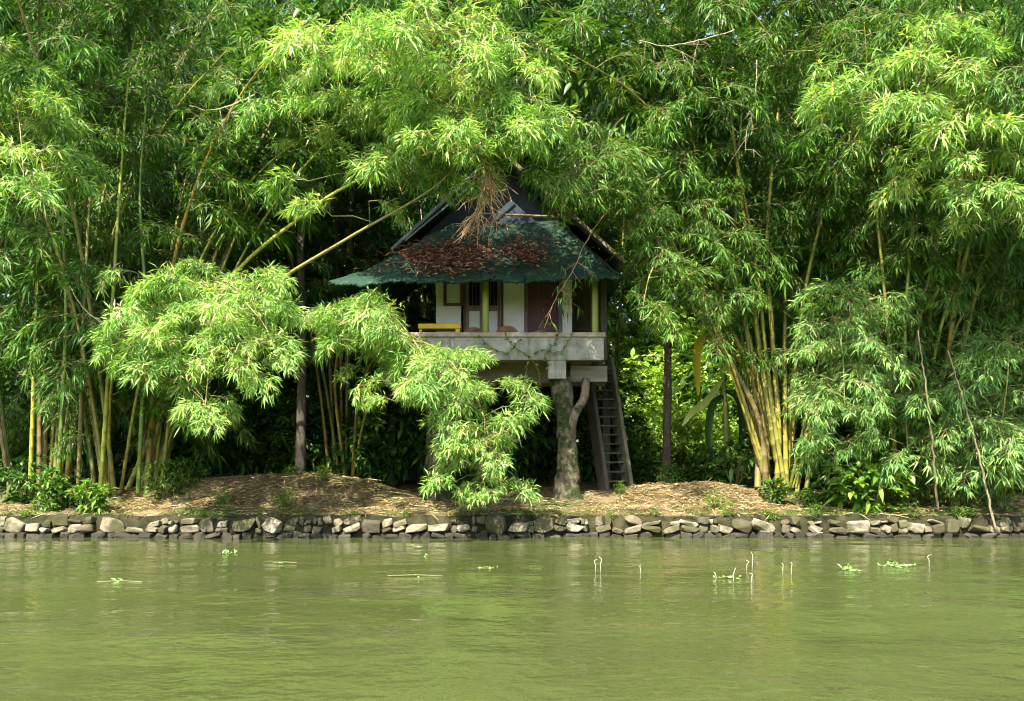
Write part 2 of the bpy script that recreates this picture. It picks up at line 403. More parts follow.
def make_spray(seed, L, nsub, elev, bend, sub, nl=7, ll=0.31, lw=0.047, drop=0.22, fan_w=0.60):
    r = random.Random(seed); b = MB()
    N = 9; p = Vector((0, 0, 0)); e = elev; yaw = 0; pts = [p.copy()]; dirs = []
    for i in range(N):
        d = Vector((math.cos(e) * math.cos(yaw), math.cos(e) * math.sin(yaw), math.sin(e))); dirs.append(d)
        p = p + d * (L / N); pts.append(p.copy()); e -= bend / N * (0.5 + i / N); yaw += r.uniform(-.12, .12)
    dirs.append(dirs[-1])
    b.tube(pts, [0.012 * (1 - 0.75 * i / N) for i in range(N + 1)], 3, 1, 0.3, False)
    def fan(q, d, n):
        for k in range(n):
            sp = Vector((r.gauss(0, 1), r.gauss(0, 1), r.gauss(0, .7)))
            dd = (d + sp * fan_w + Vector((0, 0, -drop))).normalized()
            up = Vector((r.gauss(0, .45), r.gauss(0, .45), 1))
            tn = min(.97, max(0, r.gauss(0.45, 0.25)))
            if r.random() < 0.02: tn = 1.0
            leaf(b, q + sp * 0.012, dd, up, ll * r.uniform(.65, 1.2), lw * r.uniform(.75, 1.2), tn, r.uniform(.1, .5))
    for i in range(nsub):
        t = 0.12 + 0.88 * (i + r.random() * 0.8) / nsub; t = min(t, 0.99)
        j = int(t * N); q = pts[j].lerp(pts[j+1], t * N - j); d = dirs[j]
        lat = d.cross(Vector((0, 0, 1))).normalized() * (1 if i % 2 else -1)
        d2 = (d * r.uniform(.3, .9) + lat * r.uniform(.3, 1.1) + Vector((0, 0, r.uniform(-.45, .4)))).normalized()
        l2 = sub * r.uniform(.5, 1.1) * (1.15 - 0.6 * t)
        a = q + d2 * (l2 * 0.5); c = q + d2 * l2 + Vector((0, 0, -0.22 * l2))
        b.tube([q, a, c], [0.006, 0.005, 0.003], 3, 1, 0.3, False)
        fan(a, d2, max(2, nl // 3)); fan(c, (c - a).normalized(), nl + r.choice([-2, -1, 0, 1]))
    fan(pts[-1], dirs[-1], nl + 2)
    return mesh('leaf_spray', b.v, b.f, [M['bamboo_leaf'], M['twig']], b.mi, False, {'tint': b.at})

SPRAY = [make_spray(100 + i, 1.25, 17, R(25), R(85), 0.55, 6, 0.23 + .02 * i, 0.034 + .002 * i) for i in range(7)]              # arching
SPRAY_HANG = [make_spray(200 + i, 1.5, 21, R(5), R(95), 0.50, 6, 0.24 + .02 * i, 0.035 + .002 * i) for i in range(6)]           # hanging
SPRAY_TUFT = [make_spray(300 + i, 0.75, 13, R(35), R(60), 0.50, 6, 0.23 + .02 * i, 0.035 + .002 * i) for i in range(5)]         # short
SPRAY_BRIGHT = [make_spray(600 + i, 1.0, 24, R(28), R(95), 0.52, 6, 0.25 + .015 * i, 0.037 + .0015 * i, 0.08, 0.85) for i in range(8)]     # spiky; the lime tint adds sunlight to their pale young leaf colour
print('spray tris', [len(m.polygons) for m in SPRAY[:2] + SPRAY_HANG[:1] + SPRAY_TUFT[:1]])

# zones that the foliage leaves open: (x0, x1, y0, y1, nearer than)
OPEN = [(258, 300, 262, 302, 23.6), (295, 340, 236, 278, 23.4), (335, 385, 208, 252, 23), (380, 420, 190, 226, 22.6), (306, 345, 184, 216, 23.4), (338, 372, 162, 194, 23),
        (436, 550, 226, 340, 29), (550, 632, 246, 340, 29), (436, 618, 335, 512, 29), (365, 440, 240, 288, 29), (640, 735, 350, 500, 40), (612, 642, 300, 500, 28),
        (205, 470, 452, 520, 27), (-50, 1080, 505, 560, 60), (735, 800, 400, 500, 24.5)]
def blocked(p, zones=OPEN):
    x, y, d = pix(p)
    for (a, b_, c, e, dd) in zones:
        if a < x < b_ and c < y < e and d < dd: return True
    return False

prng = random.Random(77)
NSPR = [0]
def put_spray(parent, base, p, yaw, kind=None, sc=1.0, color=(1, 1, 1), zones=OPEN, tilt=0.0):
    pool = kind or (SPRAY if prng.random() < 0.6 else SPRAY_HANG if prng.random() < 0.6 else SPRAY_TUFT)
    dv = Vector((math.cos(yaw), math.sin(yaw), 0))
    for q in (p, p + dv * (0.6 * sc) - Vector((0, 0, .1 * sc)), p + dv * (1.0 * sc) - Vector((0, 0, 0.75 * sc))):
        if blocked(q, zones): return None
    o = link('leaf_spray', prng.choice(pool), parent, p - base, (prng.uniform(-.25, .25), tilt + prng.uniform(-.3, .3), yaw), (sc, sc, sc))
    c = prng.uniform(0.82, 1.15); o.color = (color[0]*c, color[1]*c, color[2]*c, 1)
    NSPR[0] += 1; o['kind'] = 'stuff'
    return o

def make_culm(parent, base, ctrl, r0, r1=0.006, color=(1, 1, 1), seg=0.40):
    sp = spline(ctrl); Lt = float(sp[1][-1]); b = MB()
    pts = []; rad = []; at = []; s_ = 0.0
    while s_ < Lt:
        t = s_ / Lt; r = r1 + (r0 - r1) * (1 - t) ** 0.85; sg = seg * prng.uniform(.85, 1.15)
        for (o_, k, a) in ((0, 1.16, 1.0), (0.035, 0.97, 0.15), (sg * 0.55, 0.95, 0.0), (sg - 0.04, 0.98, 0.1)):
            if s_ + o_ < Lt: pts.append(at_len(sp, s_ + o_) - base); rad.append(r * k); at.append(a)
        s_ += sg
    b.tube(pts, rad, 7, 0, at)
    o = b.build('culm', M['culm'], parent, True, 'node'); o.color = (*color, 1)
    return o, sp, Lt

def dress(culm, base, sp, Lt, t0, t1, n, sc=(0.8, 1.25), color=(1, 1, 1), yaw=None, spread=3.1, off=0.0, zones=OPEN, kind=None):
    bm_ = MB()
    for i in range(n):
        t = t0 + (t1 - t0) * (i + prng.random()) / n
        p0 = at_len(sp, t * Lt); p = p0
        y = prng.uniform(-spread, spread) + (yaw if yaw is not None else 0)
        if off:
            k_ = lambda: max(-1.7, min(1.7, prng.gauss(0, 1))) * off
            o_ = Vector((k_(), k_() * .6, k_() * .55)); p = p0 + o_
            if o_.length > 0.4: y = math.atan2(o_.y, o_.x) + prng.gauss(0, .7)
        if put_spray(culm, base, p, y, kind, prng.uniform(*sc), color, zones) and off:
            bm_.tube([p0 - base, (p0 + p) / 2 + Vector((0, 0, .08)) - base, p - base], [.010, .008, .006], 4)
    if off:
        for k in range(4): put_spray(culm, base, at_len(sp, Lt * (.97 + .03 * k / 3)), k * 1.6 + prng.random(), kind, prng.uniform(*sc), color, zones, R(15))
    if bm_.v: bm_.build('side_twigs', M['twig'], culm)['kind'] = 'stuff'

def bamboo_clump(label, px, d, n, length, lean, bend, r0, sprays, color, culm_color, t0=0.2, spread=0.5, az=None, seed=1, extra=None, sc=(0.85, 1.35)):
    r = random.Random(seed)
    bx = X(px, d); base = Vector((bx, d, gh(bx, d)))
    root = thing('bamboo_clump', base, label, 'bamboo', 'bamboo clumps along the bank')
    for i in range(n):
        a = r.uniform(0, 2 * math.pi) if az is None else r.uniform(*az)
        off = Vector((math.cos(a), math.sin(a), 0)) * (spread * math.sqrt(r.random()))
        L = length * r.uniform(.75, 1.1); th0 = r.uniform(*lean); th1 = th0 + r.uniform(*bend)
        p = base + off; p.z = gh(p.x, p.y) - 0.15; ctrl = [p.copy()]; K = 7
        for k in range(K):
            t = (k + 1) / K; th = th0 + (th1 - th0) * t ** 2.2
            p = p + Vector((math.cos(a) * math.sin(th), math.sin(a) * math.sin(th), math.cos(th))) * (L / K)
            ctrl.append(p.copy())
        cc = [c * r.uniform(.8, 1.15) for c in culm_color]
        o, sp, Lt = make_culm(root, base, ctrl, r0 * r.uniform(.75, 1.15), 0.007, cc)
        tint = tuple(c * r.uniform(.85, 1.15) for c in color)
        dress(o, base, sp, Lt, t0, 1.0, sprays, sc, tint, yaw=a, spread=2.6)
    return root, base

SUN_LIME = (3.4, 2.5, 4.4); MID = (0.90, 0.96, 0.80); DEEP = (0.42, 0.56, 0.50); GREYG = (2.1, 1.75, 3.0)  # lime carries the front sprays' sunlight, deep the rear shade, as leaf colour
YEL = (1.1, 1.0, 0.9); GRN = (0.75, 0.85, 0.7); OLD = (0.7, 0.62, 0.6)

def arch(root, base, ctrl, r0, t0, t1, n, sc, color, off=0.35, culm_color=YEL, zones=OPEN, kind=None, r1=0.006):
    if color == SUN_LIME and kind is None: kind = SPRAY_BRIGHT
    o, sp, Lt = make_culm(root, base, ctrl, r0, r1, culm_color)
    dress(o, base, sp, Lt, t0, t1, n, sc, color, off=off, zones=zones, kind=kind)
    return o

# --- the clump on the left bank, its long culms arch over the water and over the hut
rB, bB = bamboo_clump('bamboo clump with golden stems on the left bank, its bright sprays arching over the water', 128, 25.3, 17, 15.5, (R(3), R(14)), (R(25), R(75)), 0.068, 20, MID, YEL, 0.13, 0.8, None, 11)
NOZ = [(-50, 1080, 508, 560, 60), (205, 330, 455, 520, 40)]
arch(rB, bB, [P(140, 492, 25.2), P(180, 370, 24.6), P(265, 291, 23.4), P(345, 240, 22.6), P(430, 190, 22.0), P(468, 152, 21.6), P(495, 118, 21.4), P(510, 120, 21.2)], 0.075, 0.60, 1.0, 50, (0.65, 1.0), SUN_LIME, 0.62, culm_color=(1.5, 1.5, 1.1))
arch(rB, bB, [P(126, 492, 25.4), P(215, 300, 24.6), P(310, 210, 23.4), P(380, 165, 22.6), P(430, 105, 21.8), P(450, 50, 21.4), P(420, 30, 21.0), P(370, 60, 20.7)], 0.07, 0.60, 1.0, 60, (0.7, 1.1), SUN_LIME, 0.85, culm_color=(1.5, 1.5, 1.1))
arch(rB, bB, [P(150, 492, 25.2), P(230, 250, 24.8), P(320, 90, 23.6), P(400, 60, 22.2), P(470, 75, 21.2), P(500, 140, 20.8)], 0.055, 0.45, 1.0, 50, (0.7, 1.1), SUN_LIME, 0.8)
arch(rB, bB, [P(150, 492, 25.2), P(240, 260, 24.6), P(340, 130, 23.4), P(420, 95, 22.2), P(475, 130, 21.4), P(498, 180, 21.1)], 0.045, 0.62, 1.0, 44, (0.6, 0.95), SUN_LIME, 0.6, zones=[(400, 560, 192, 600, 40), (360, 440, 190, 300, 40)])
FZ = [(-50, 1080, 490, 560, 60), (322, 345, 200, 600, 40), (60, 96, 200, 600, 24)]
arch(rB, bB, [P(160, 495, 25.0), P(178, 350, 24.0), P(195, 290, 22.4), P(225, 285, 21.2), P(262, 322, 20.6), P(275, 350, 20.3)], 0.05, 0.50, 1.0, 46, (0.6, 0.9), SUN_LIME, 0.62, zones=FZ)
arch(rB, bB, [P(120, 495, 24.9), P(140, 380, 23.6), P(165, 305, 22.2), P(190, 300, 21.2), P(208, 350, 20.5), P(205, 410, 20.2)], 0.045, 0.50, 1.0, 44, (0.6, 0.9), SUN_LIME, 0.55, zones=FZ)
arch(rB, bB, [P(110, 495, 24.9), P(110, 400, 23.6), P(120, 345, 22.2), P(135, 335, 21.2), P(150, 365, 20.6)], 0.04, 0.50, 1.0, 26, (0.6, 0.85), SUN_LIME, 0.42, zones=FZ)
# --- clump behind the central spray
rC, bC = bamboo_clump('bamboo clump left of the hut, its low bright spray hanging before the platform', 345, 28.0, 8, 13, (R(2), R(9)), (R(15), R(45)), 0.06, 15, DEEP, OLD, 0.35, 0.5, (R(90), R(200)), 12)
CZ = [(538, 640, 200, 600, 40), (462, 640, 200, 350, 40), (408, 640, 200, 348, 40), (318, 456, 200, 300, 40), (-50, 1080, 522, 560, 60), (318, 345, 200, 300, 40)]
arch(rC, bC, [P(345, 478, 28), P(335, 380, 26.6), P(350, 325, 24.4), P(385, 312, 22.6), P(420, 350, 21.8), P(430, 385, 21.4)], 0.05, 0.5, 1.0, 52, (0.55, 0.9), SUN_LIME, 0.55, zones=CZ)
arch(rC, bC, [P(352, 478, 27.9), P(360, 390, 26.2), P(385, 350, 24), P(430, 345, 22.4), P(475, 395, 21.6), P(492, 450, 21.2)], 0.05, 0.5, 1.0, 56, (0.55, 0.9), SUN_LIME, 0.5, zones=CZ)
arch(rC, bC, [P(352, 478, 27.9), P(370, 400, 26.2), P(400, 370, 24), P(440, 380, 22.4), P(472, 430, 21.6), P(486, 492, 21.2)], 0.04, 0.55, 1.0, 50, (0.45, 0.75), SUN_LIME, 0.36, zones=CZ)
# --- far left edge
rA, bA = bamboo_clump('bamboo clump at the far left edge with brownish upright stems', 40, 26.5, 14, 15, (R(2), R(9)), (R(15), R(70)), 0.07, 17, MID, (1.2, 1.15, 0.9), 0.16, 0.9, None, 13)
arch(rA, bA, [P(-60, 470, 25), P(-50, 200, 24), P(-10, 80, 22.5), P(15, 100, 20.6), P(25, 190, 19.9)], 0.05, 0.45, 1.0, 44, (0.65, 0.95), SUN_LIME, 0.42, culm_color=YEL)
# --- right of the hut
rD, bD = bamboo_clump('large bamboo clump right of the hut with thick golden stems fanning out of one base', 780, 25.6, 7, 15.5, (R(3), R(16)), (R(25), R(75)), 0.075, 17, MID, YEL, 0.22, 0.8, None, 14)
for (x1, y1, x2, y2, x3, y3, dd) in ((735, 370, 690, 300, 640, 210, 24.6), (745, 360, 715, 280, 690, 120, 25.2), (752, 350, 735, 260, 745, 60, 25.0), (757, 330, 748, 250, 720, 40, 24.7), (772, 330, 768, 220, 790, 20, 24.8), (785, 320, 790, 220, 830, 60, 25.2), (728, 340, 700, 260, 650, 60, 26), (765, 345, 757, 270, 735, 150, 24.5)):
    arch(rD, bD, [P(778 + (x1 - 757) * .45 + prng.uniform(-9, 9), 488, 25.0 + prng.uniform(-.3, .4)), P((777 + x1) / 2 + 4, 425, (25 + dd) / 2), P(x1, y1, dd), P(x2, y2, dd - .2), P(x3, y3, dd - .6), P(x3 + (x3 - x2) * .8, y3 - 60, dd - 1.4)], prng.uniform(.06, .09), 0.48, 1.0, 13, (0.8, 1.25), MID, 0.25)
arch(rD, bD, [P(768, 488, 25.0), P(715, 330, 24.6), P(630, 205, 24.0), P(550, 125, 23.2), P(470, 40, 22.6), P(430, -40, 22)], 0.065, 0.38, 1.0, 34, (0.75, 1.2), MID, 0.4)
arch(rD, bD, [P(790, 488, 24.8), P(815, 380, 24), P(832, 320, 23), P(842, 350, 22.4), P(845, 410, 22)], 0.045, 0.45, 1.0, 22, (0.6, 0.9), GREYG, 0.28)
RZ = [(440, 545, 216, 600, 40), (545, 634, 240, 600, 40), (640, 745, 372, 600, 40)]
arch(rD, bD, [P(770, 488, 25.0), P(715, 330, 24.4), P(655, 215, 23.4), P(600, 168, 22.3), P(548, 180, 21.7)], 0.05, 0.52, 1.0, 54, (0.6, 0.95), (1.3, 1.2, 1.2), 0.5, zones=RZ)
arch(rD, bD, [P(772, 488, 25.0), P(730, 360, 24.4), P(690, 265, 23.4), P(655, 265, 22.7), P(640, 320, 22.4)], 0.05, 0.5, 1.0, 40, (0.6, 0.95), (1.2, 1.15, 1.2), 0.5, zones=RZ)
arch(rD, bD, [P(792, 488, 24.8), P(840, 350, 24), P(860, 290, 23), P(868, 320, 22.9), P(862, 370, 22.7)], 0.04, 0.45, 1.0, 30, (0.6, 0.9), GREYG, 0.4)
arch(rD, bD, [P(796, 488, 24.6), P(812, 420, 24), P(820, 385, 23.2), P(828, 410, 22.7), P(826, 455, 22.5)], 0.035, 0.4, 1.0, 26, (0.55, 0.8), GREYG, 0.3)
# --- far right
rE, bE = bamboo_clump('bamboo clump near the right edge behind two leaning poles', 925, 25.6, 18, 15.5, (R(2), R(15)), (R(20), R(70)), 0.07, 21, MID, YEL, 0.07, 0.9, None, 15)
arch(rE, bE, [P(940, 490, 25.5), P(985, 280, 24.6), P(1000, 120, 23.4), P(975, 50, 21.4), P(930, 65, 20.0), P(900, 115, 19.4)], 0.055, 0.5, 1.0, 60, (0.7, 1.05), SUN_LIME, 0.75)
arch(rE, bE, [P(950, 490, 25.5), P(1000, 300, 24.6), P(1030, 150, 23.2), P(1020, 95, 21.4), P(990, 130, 20.0), P(975, 195, 19.4)], 0.055, 0.5, 1.0, 60, (0.7, 1.05), SUN_LIME, 0.7)
arch(rE, bE, [P(930, 492, 25.2), P(945, 420, 24), P(955, 380, 23.2), P(965, 420, 22.6), P(970, 470, 22.3)], 0.04, 0.4, 1.0, 40, (0.6, 0.9), GREYG, 0.45)
arch(rE, bE, [P(960, 492, 25.2), P(990, 400, 24), P(1005, 340, 23.0), P(1008, 370, 22.4), P(1000, 440, 22.1)], 0.04, 0.4, 1.0, 40, (0.6, 0.9), GREYG, 0.45)
arch(rE, bE, [P(905, 492, 25.2), P(900, 420, 24.2), P(898, 380, 23.4), P(905, 410, 22.9), P(908, 455, 22.7)], 0.04, 0.4, 1.0, 26, (0.55, 0.85), GREYG, 0.35)
rF, bF = bamboo_clump('bamboo clump cut by the right border of the view', 1065, 26, 10, 15, (R(2), R(12)), (R(20), R(80)), 0.07, 18, MID, YEL, 0.06, 0.7, None, 16)
YG = (1.25, 1.3, 0.95)
for (xb, xm, xt, yt, d) in ((58, 66, 62, 150, 23.7), (78, 84, 92, 170, 24.0), (100, 112, 122, 160, 23.5), (138, 146, 140, 190, 23.8), (30, 36, 42, 180, 23.9)):
    arch(rB if xb > 50 else rA, bB if xb > 50 else bA, [P(xb, 494, d + .6), P((xb + xm) / 2, 410, d + .2), P(xm, 310, d), P(xt, yt, d - .1), P(xt + 12, yt - 120, d - .5), P(xt + 40, yt - 200, d - 1.2)], .06, .66, 1.0, 10, (.7, 1.0), MID, .25, culm_color=YG)
for (xb, xm, xt, yt, d) in ((905, 918, 945, 205, 23.4), (915, 940, 985, 200, 23.7), (898, 888, 876, 200, 23.5), (920, 955, 1005, 250, 24.0), (910, 905, 915, 190, 23.3)):
    arch(rE, bE, [P(xb, 494, d + .8), P((xb + xm) / 2, 420, d + .4), P(xm, 330, d), P(xt, yt, d - .1), P(xt + (xt - xm) * .6, yt - 110, d - .5), P(xt + (xt - xm), yt - 180, d - 1.0)], .06, .62, 1.0, 10, (.7, 1.0), MID, .25, culm_color=YG)
# --- second row
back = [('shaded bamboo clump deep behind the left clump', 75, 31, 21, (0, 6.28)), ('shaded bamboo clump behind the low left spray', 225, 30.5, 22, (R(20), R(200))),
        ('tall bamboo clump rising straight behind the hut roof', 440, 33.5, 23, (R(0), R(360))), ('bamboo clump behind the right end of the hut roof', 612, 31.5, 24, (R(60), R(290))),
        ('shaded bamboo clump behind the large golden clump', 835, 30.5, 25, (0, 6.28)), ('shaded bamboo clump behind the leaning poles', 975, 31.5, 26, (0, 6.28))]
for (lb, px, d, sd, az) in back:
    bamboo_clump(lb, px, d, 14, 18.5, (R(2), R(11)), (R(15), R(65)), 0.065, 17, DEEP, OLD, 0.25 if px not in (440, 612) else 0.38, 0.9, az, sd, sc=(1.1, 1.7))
print('sprays', NSPR[0])

# ---------------------------------------------------------------- the hut on its platform
DF = 24.5                                   # front face of the parapet
FLOOR = 4.22
hut = thing('stilt_hut', (X(500, DF), DF, Z(505, DF)), 'white walled hut with green mossy roof on a raised concrete platform', 'hut')
HO = tuple(hut.location)
def hp(name, mat, boxes, parent=None, bevel=0.0, smooth=False):
    b = MB()
    for a, c in boxes: b.box(a, c)
    return b.build(name, mat, parent or hut, smooth, off=HO, bevel=bevel)
x0, x1 = X(374, DF), X(604, DF)
zb, zt = Z(360, DF), Z(337, DF)
hp('platform_slab', M['concrete'], [((x0 + .02, DF + .14, zb + .03), (x1 - .02, 29.4, FLOOR))])
hp('parapet', M['concrete'], [((x0, DF, zb), (x1, DF + .13, zt))], bevel=0.01)
hp('parapet', M['concrete'], [((x0, DF + .13, zb), (x0 + .13, 29.4, zt))], bevel=0.01)
hp('parapet_ledge', M['ledge'], [((x0 - .04, DF - .05, zt), (x1 + .03, DF + .20, Z(332.5, DF)))], bevel=0.012)
# beams under the slab
hp('beam', M['grey_wood'], [((X(380, 26), 25.9, Z(383, 26)), (X(549, 26), 26.15, zb + .03))], bevel=0.01)
hp('beam', M['grey_wood'], [((X(570, 25.3), 25.2, Z(382, 25.3)), (X(607, 25.3), 25.42, zb - .09))], bevel=0.01)
hp('beam', M['grey_wood'], [((X(380, 28), 28.2, 3.72), (X(606, 28), 28.4, zb + .03))])
for px in (437, 567, 600):
    hp('cross_beam', M['dark_wood'], [((X(px, 25) - .12, 25.5, zb - .14), (X(px, 25) + .12, 29.2, zb + .03))])
hp('beam_block', M['concrete'], [((X(548, 24.6), 24.52, Z(379, 24.6)), (X(566, 24.6), 25.2, zb - .002))], bevel=0.015)
hp('beam_block', M['concrete'], [((X(428, 24.6), 24.55, Z(379, 24.6)), (X(446, 24.6), 25.2, zb - .002))], bevel=0.015)
for px in (392, 606):
    hp('stilt', M['dark_wood'], [((X(px, 29) - .1, 28.9, 0.6), (X(px, 29) + .1, 29.1, zb + .03))])

# walls
W0 = 26.5
def wx_(px): return X(px, W0)
def wz_(py): return Z(py, W0)
WT = 6.9
wall_m = MB()
def panel(pa, pb, z0, z1): wall_m.box((wx_(pa), W0, z0), (wx_(pb), W0 + .15, z1))
panel(436, 461, FLOOR, WT); panel(503.5, 524, FLOOR, WT); panel(562.5, 572, FLOOR, WT)
panel(461, 503.5, wz_(276), WT); panel(524, 562.5, wz_(275), WT)
wall_m.box((wx_(436), W0 + .15, FLOOR), (wx_(436) + .15, 29.3, WT))
wall_m.box((wx_(572) - .15, W0 + .15, FLOOR), (wx_(572), 29.3, WT))
wall_m.box((wx_(436) + .15, 29.15, FLOOR), (wx_(572) - .15, 29.3, WT))
wall_m.build('wall', M['plaster'], hut, off=HO)
# the small shuttered window beside the double door
sh = hp('shutter', M['frame_brown'], [((wx_(443.5), W0 - .06, wz_(306)), (wx_(446.7), W0 - .004, wz_(279))), ((wx_(460.3), W0 - .06, wz_(306)), (wx_(463.3), W0 - .004, wz_(279))),
    ((wx_(446.7), W0 - .058, wz_(306)), (wx_(460.3), W0 - .004, wz_(303.4))), ((wx_(446.7), W0 - .058, wz_(283.8)), (wx_(460.3), W0 - .004, wz_(279)))])
hp('shutter_panel', M['white_panel'], [((wx_(446.7), W0 - .035, wz_(303.4)), (wx_(460.3), W0 - .006, wz_(283.8)))], sh)
# double door, two leaves: dark louvre above, white panel below
fr = hp('door_frame', M['frame_brown'], [((wx_(463.4), W0 - .02, FLOOR), (wx_(465.4), W0 + .1, wz_(276))), ((wx_(501), W0 - .02, FLOOR), (wx_(503.4), W0 + .1, wz_(276))), ((wx_(465.4), W0 - .018, wz_(280)), (wx_(501), W0 + .1, wz_(276)))])
for pa, pb in ((465.6, 483), (483.4, 500.8)):
    z0 = FLOOR + .02; zm0, zm1 = wz_(311), wz_(305.5); a0, a1 = wx_(pa), wx_(pb); st = .09
    lf = hp('door_leaf', M['frame_grey'], [((a0, W0 + .01, z0), (a0 + st, W0 + .06, wz_(280.2))), ((a1 - st, W0 + .01, z0), (a1, W0 + .06, wz_(280.2))),
        ((a0 + st, W0 + .012, zm0), (a1 - st, W0 + .06, zm1)), ((a0 + st, W0 + .012, z0), (a1 - st, W0 + .06, z0 + .12)), ((a0 + st, W0 + .012, wz_(281.5)), (a1 - st, W0 + .06, wz_(280.2)))])
    hp('lower_panel', M['white_panel'], [((a0 + st, W0 + .028, z0 + .12), (a1 - st, W0 + .055, zm0))], lf)
    hp('dark_pane', M['glass'], [((a0 + st, W0 + .035, zm1), (a1 - st, W0 + .05, wz_(281.5)))], lf)
    for k in range(2):
        xm = a0 + st + (a1 - a0 - 2 * st) * (k + 1) / 3
        hp('glazing_bar', M['frame_brown'], [((xm - .012, W0 + .022, zm1), (xm + .012, W0 + .034, wz_(281.5)))], lf)
# maroon door
df = hp('door_frame', M['frame_grey'], [((wx_(524.2), W0 - .02, FLOOR), (wx_(527.5), W0 + .1, wz_(275))), ((wx_(559), W0 - .02, FLOOR), (wx_(562.3), W0 + .1, wz_(275))), ((wx_(527.5), W0 - .018, wz_(279)), (wx_(559), W0 + .1, wz_(275)))])
dr = hp('door', M['maroon'], [((wx_(527.6), W0 + .03, FLOOR + .02), (wx_(558.9), W0 + .07, wz_(279.2)))])
for (pa, pb, ya, yb) in ((530, 541.5, 300, 283), (545, 556.5, 300, 283), (530, 541.5, 326, 304), (545, 556.5, 326, 304)):
    hp('door_panel', M['maroon'], [((wx_(pa), W0 + .015, wz_(ya)), (wx_(pb), W0 + .032, wz_(yb)))], dr, bevel=0.008)
hp('door_handle', M['sheet_edge'], [((wx_(543), W0 - .02, wz_(311)), (wx_(544), W0 + .02, wz_(309)))], dr)
# the open passage right of the wall
for k in range(9):
    a = wx_(572.3) + (X(603, 27.5) - wx_(572.3)) * k / 9; c = wx_(572.3) + (X(603, 27.5) - wx_(572.3)) * (k + 1) / 9
    hp('board', M['dark_wood'], [((a + .006, 27.5 + (k % 3) * .012, FLOOR), (c - .006, 27.55 + (k % 3) * .012, WT))])
hp('rail', M['dark_wood'], [((wx_(572.3), 27.4, 5.2), (X(603, 27.5), 27.47, 5.3))])
hp('post', M['dark_wood'], [((X(600.5, 25.6), 25.5, FLOOR), (X(606.5, 25.6), 25.66, 6.5))])
for px in (485.5, 595, 378):
    b = MB(); xx = X(px, 24.85); b.tube([(xx, 24.85, FLOOR), (xx, 24.85, 5.4), (xx, 24.85, 6.5)], [.088, .085, .082], 14)
    b.build('post', M['green_post'], hut, True, off=HO)
hp('ceiling', M['dark_wood'], [((X(405, 25), 25.0, 6.86), (X(585, 25), 29.3, 6.9))])
hp('eave_beam', M['dark_wood'], [((X(383, 24.85), 24.77, 6.42), (X(590, 24.85), 24.93, 6.6))])

# roof: a green skirt round the front and a dark gable behind it
def surf(name, quad, nu, nv, mat, thick=0.06, amp=0.04, ragged=0.0, sag=0.0, parent=None, seed=0):
    A, B, C, D = [Vector(q) for q in quad]           # A-B lower edge, D-C upper edge
    nrm = (B - A).cross(D - A).normalized()
    v = []; f = []
    for j in range(nv + 1):
        for i in range(nu + 1):
            s_, t = i / nu, j / nv
            p = A.lerp(B, s_).lerp(D.lerp(C, s_), t)
            p += nrm * (amp * noise.noise(p * 1.3 + Vector((seed, 0, 0))) + amp * .5 * noise.noise(p * 4.1)) - Vector((0, 0, sag * math.sin(math.pi * t)))
            if j == 0 and ragged: p += (A - D).normalized() * ragged * (0.5 + noise.noise(Vector((p.x * 5, p.y * 5, 2))) + (0.35 if i % 2 else -0.35))
            v.append(p)
    n = nu + 1; m = len(v)
    v += [p - nrm * thick for p in v]
    for j in range(nv):
        for i in range(nu):
            q = (j*n+i, j*n+i+1, (j+1)*n+i+1, (j+1)*n+i); f.append(q); f.append(tuple(m + k for k in reversed(q)))
    for i in range(nu): f.append((i, m+i, m+i+1, i+1)); k = nv*n+i; f.append((k, k+1, m+k+1, m+k))
    for j in range(nv): a = j*n; f.append((a, a+n, m+a+n, m+a)); a = j*n+nu; f.append((a, m+a, m+a+n, a+n))
    v = [p - Vector(HO) for p in v]
    return link(name, mesh(name, v, f, mat, None, True), parent or hut)
EL = Vector((X(330, 23.8), 23.8, Z(284, 23.8))); ER = Vector((X(622, 23.8), 23.8, Z(276, 23.8)))
TL = Vector((X(448, 25.6), 25.6, Z(224, 25.6))); TR = Vector((X(562, 25.6), 25.6, Z(222, 25.6)))
roof = surf('roof', (EL, ER, TR, TL), 150, 14, M['roof_green'], .05, .11, .12, .12)
bl = Vector((EL.x, 30.6, EL.z)); tl = Vector((TL.x, 29.4, TL.z)); br = Vector((ER.x + .15, 30.6, ER.z + .1)); tr = Vector((TR.x, 29.4, TR.z))
surf('roof_side', (bl, EL, TL, tl), 60, 12, M['roof_green'], .05, .09, .07, .08, roof, 3)
surf('roof_side', (ER, br, tr, TR), 60, 12, M['roof_green'], .05, .09, .07, .08, roof, 5)
GL = Vector((X(394, 25.9), 25.9, Z(254, 25.9))); GA = Vector((X(500, 25.9), 25.9, Z(158, 25.9))); GR = Vector((X(624, 25.9), 25.9, Z(268, 25.9)))
dy = Vector((0, 5.2, 0)); fw = Vector((0, -.55, 0))
for (a, c) in ((GL + fw, GA + fw), (GA + fw, GR + fw)):
    lo, hi = (a, c) if a.z < c.z else (c, a)
    q = (lo + dy, lo, hi, hi + dy) if lo.x < hi.x else (lo, lo + dy, hi + dy, hi)
    g = surf('gable_roof', q, 20, 10, M['roof_blue'], .05, .02, 0, .05, roof, 7)
b = MB(); e = Vector((0, .2, 0))
inner = [GL + Vector((.25, .1, -.02)), GR + Vector((-.25, .1, -.02)), GA + Vector((0, .1, -.15))]
b.add(inner + [p + Vector((0, .06, 0)) for p in inner], [(0, 1, 2), (5, 4, 3), (0, 3, 4, 1), (1, 4, 5, 2), (2, 5, 3, 0)])
b.build('gable_wall', M['roof_blue'], roof, off=HO)
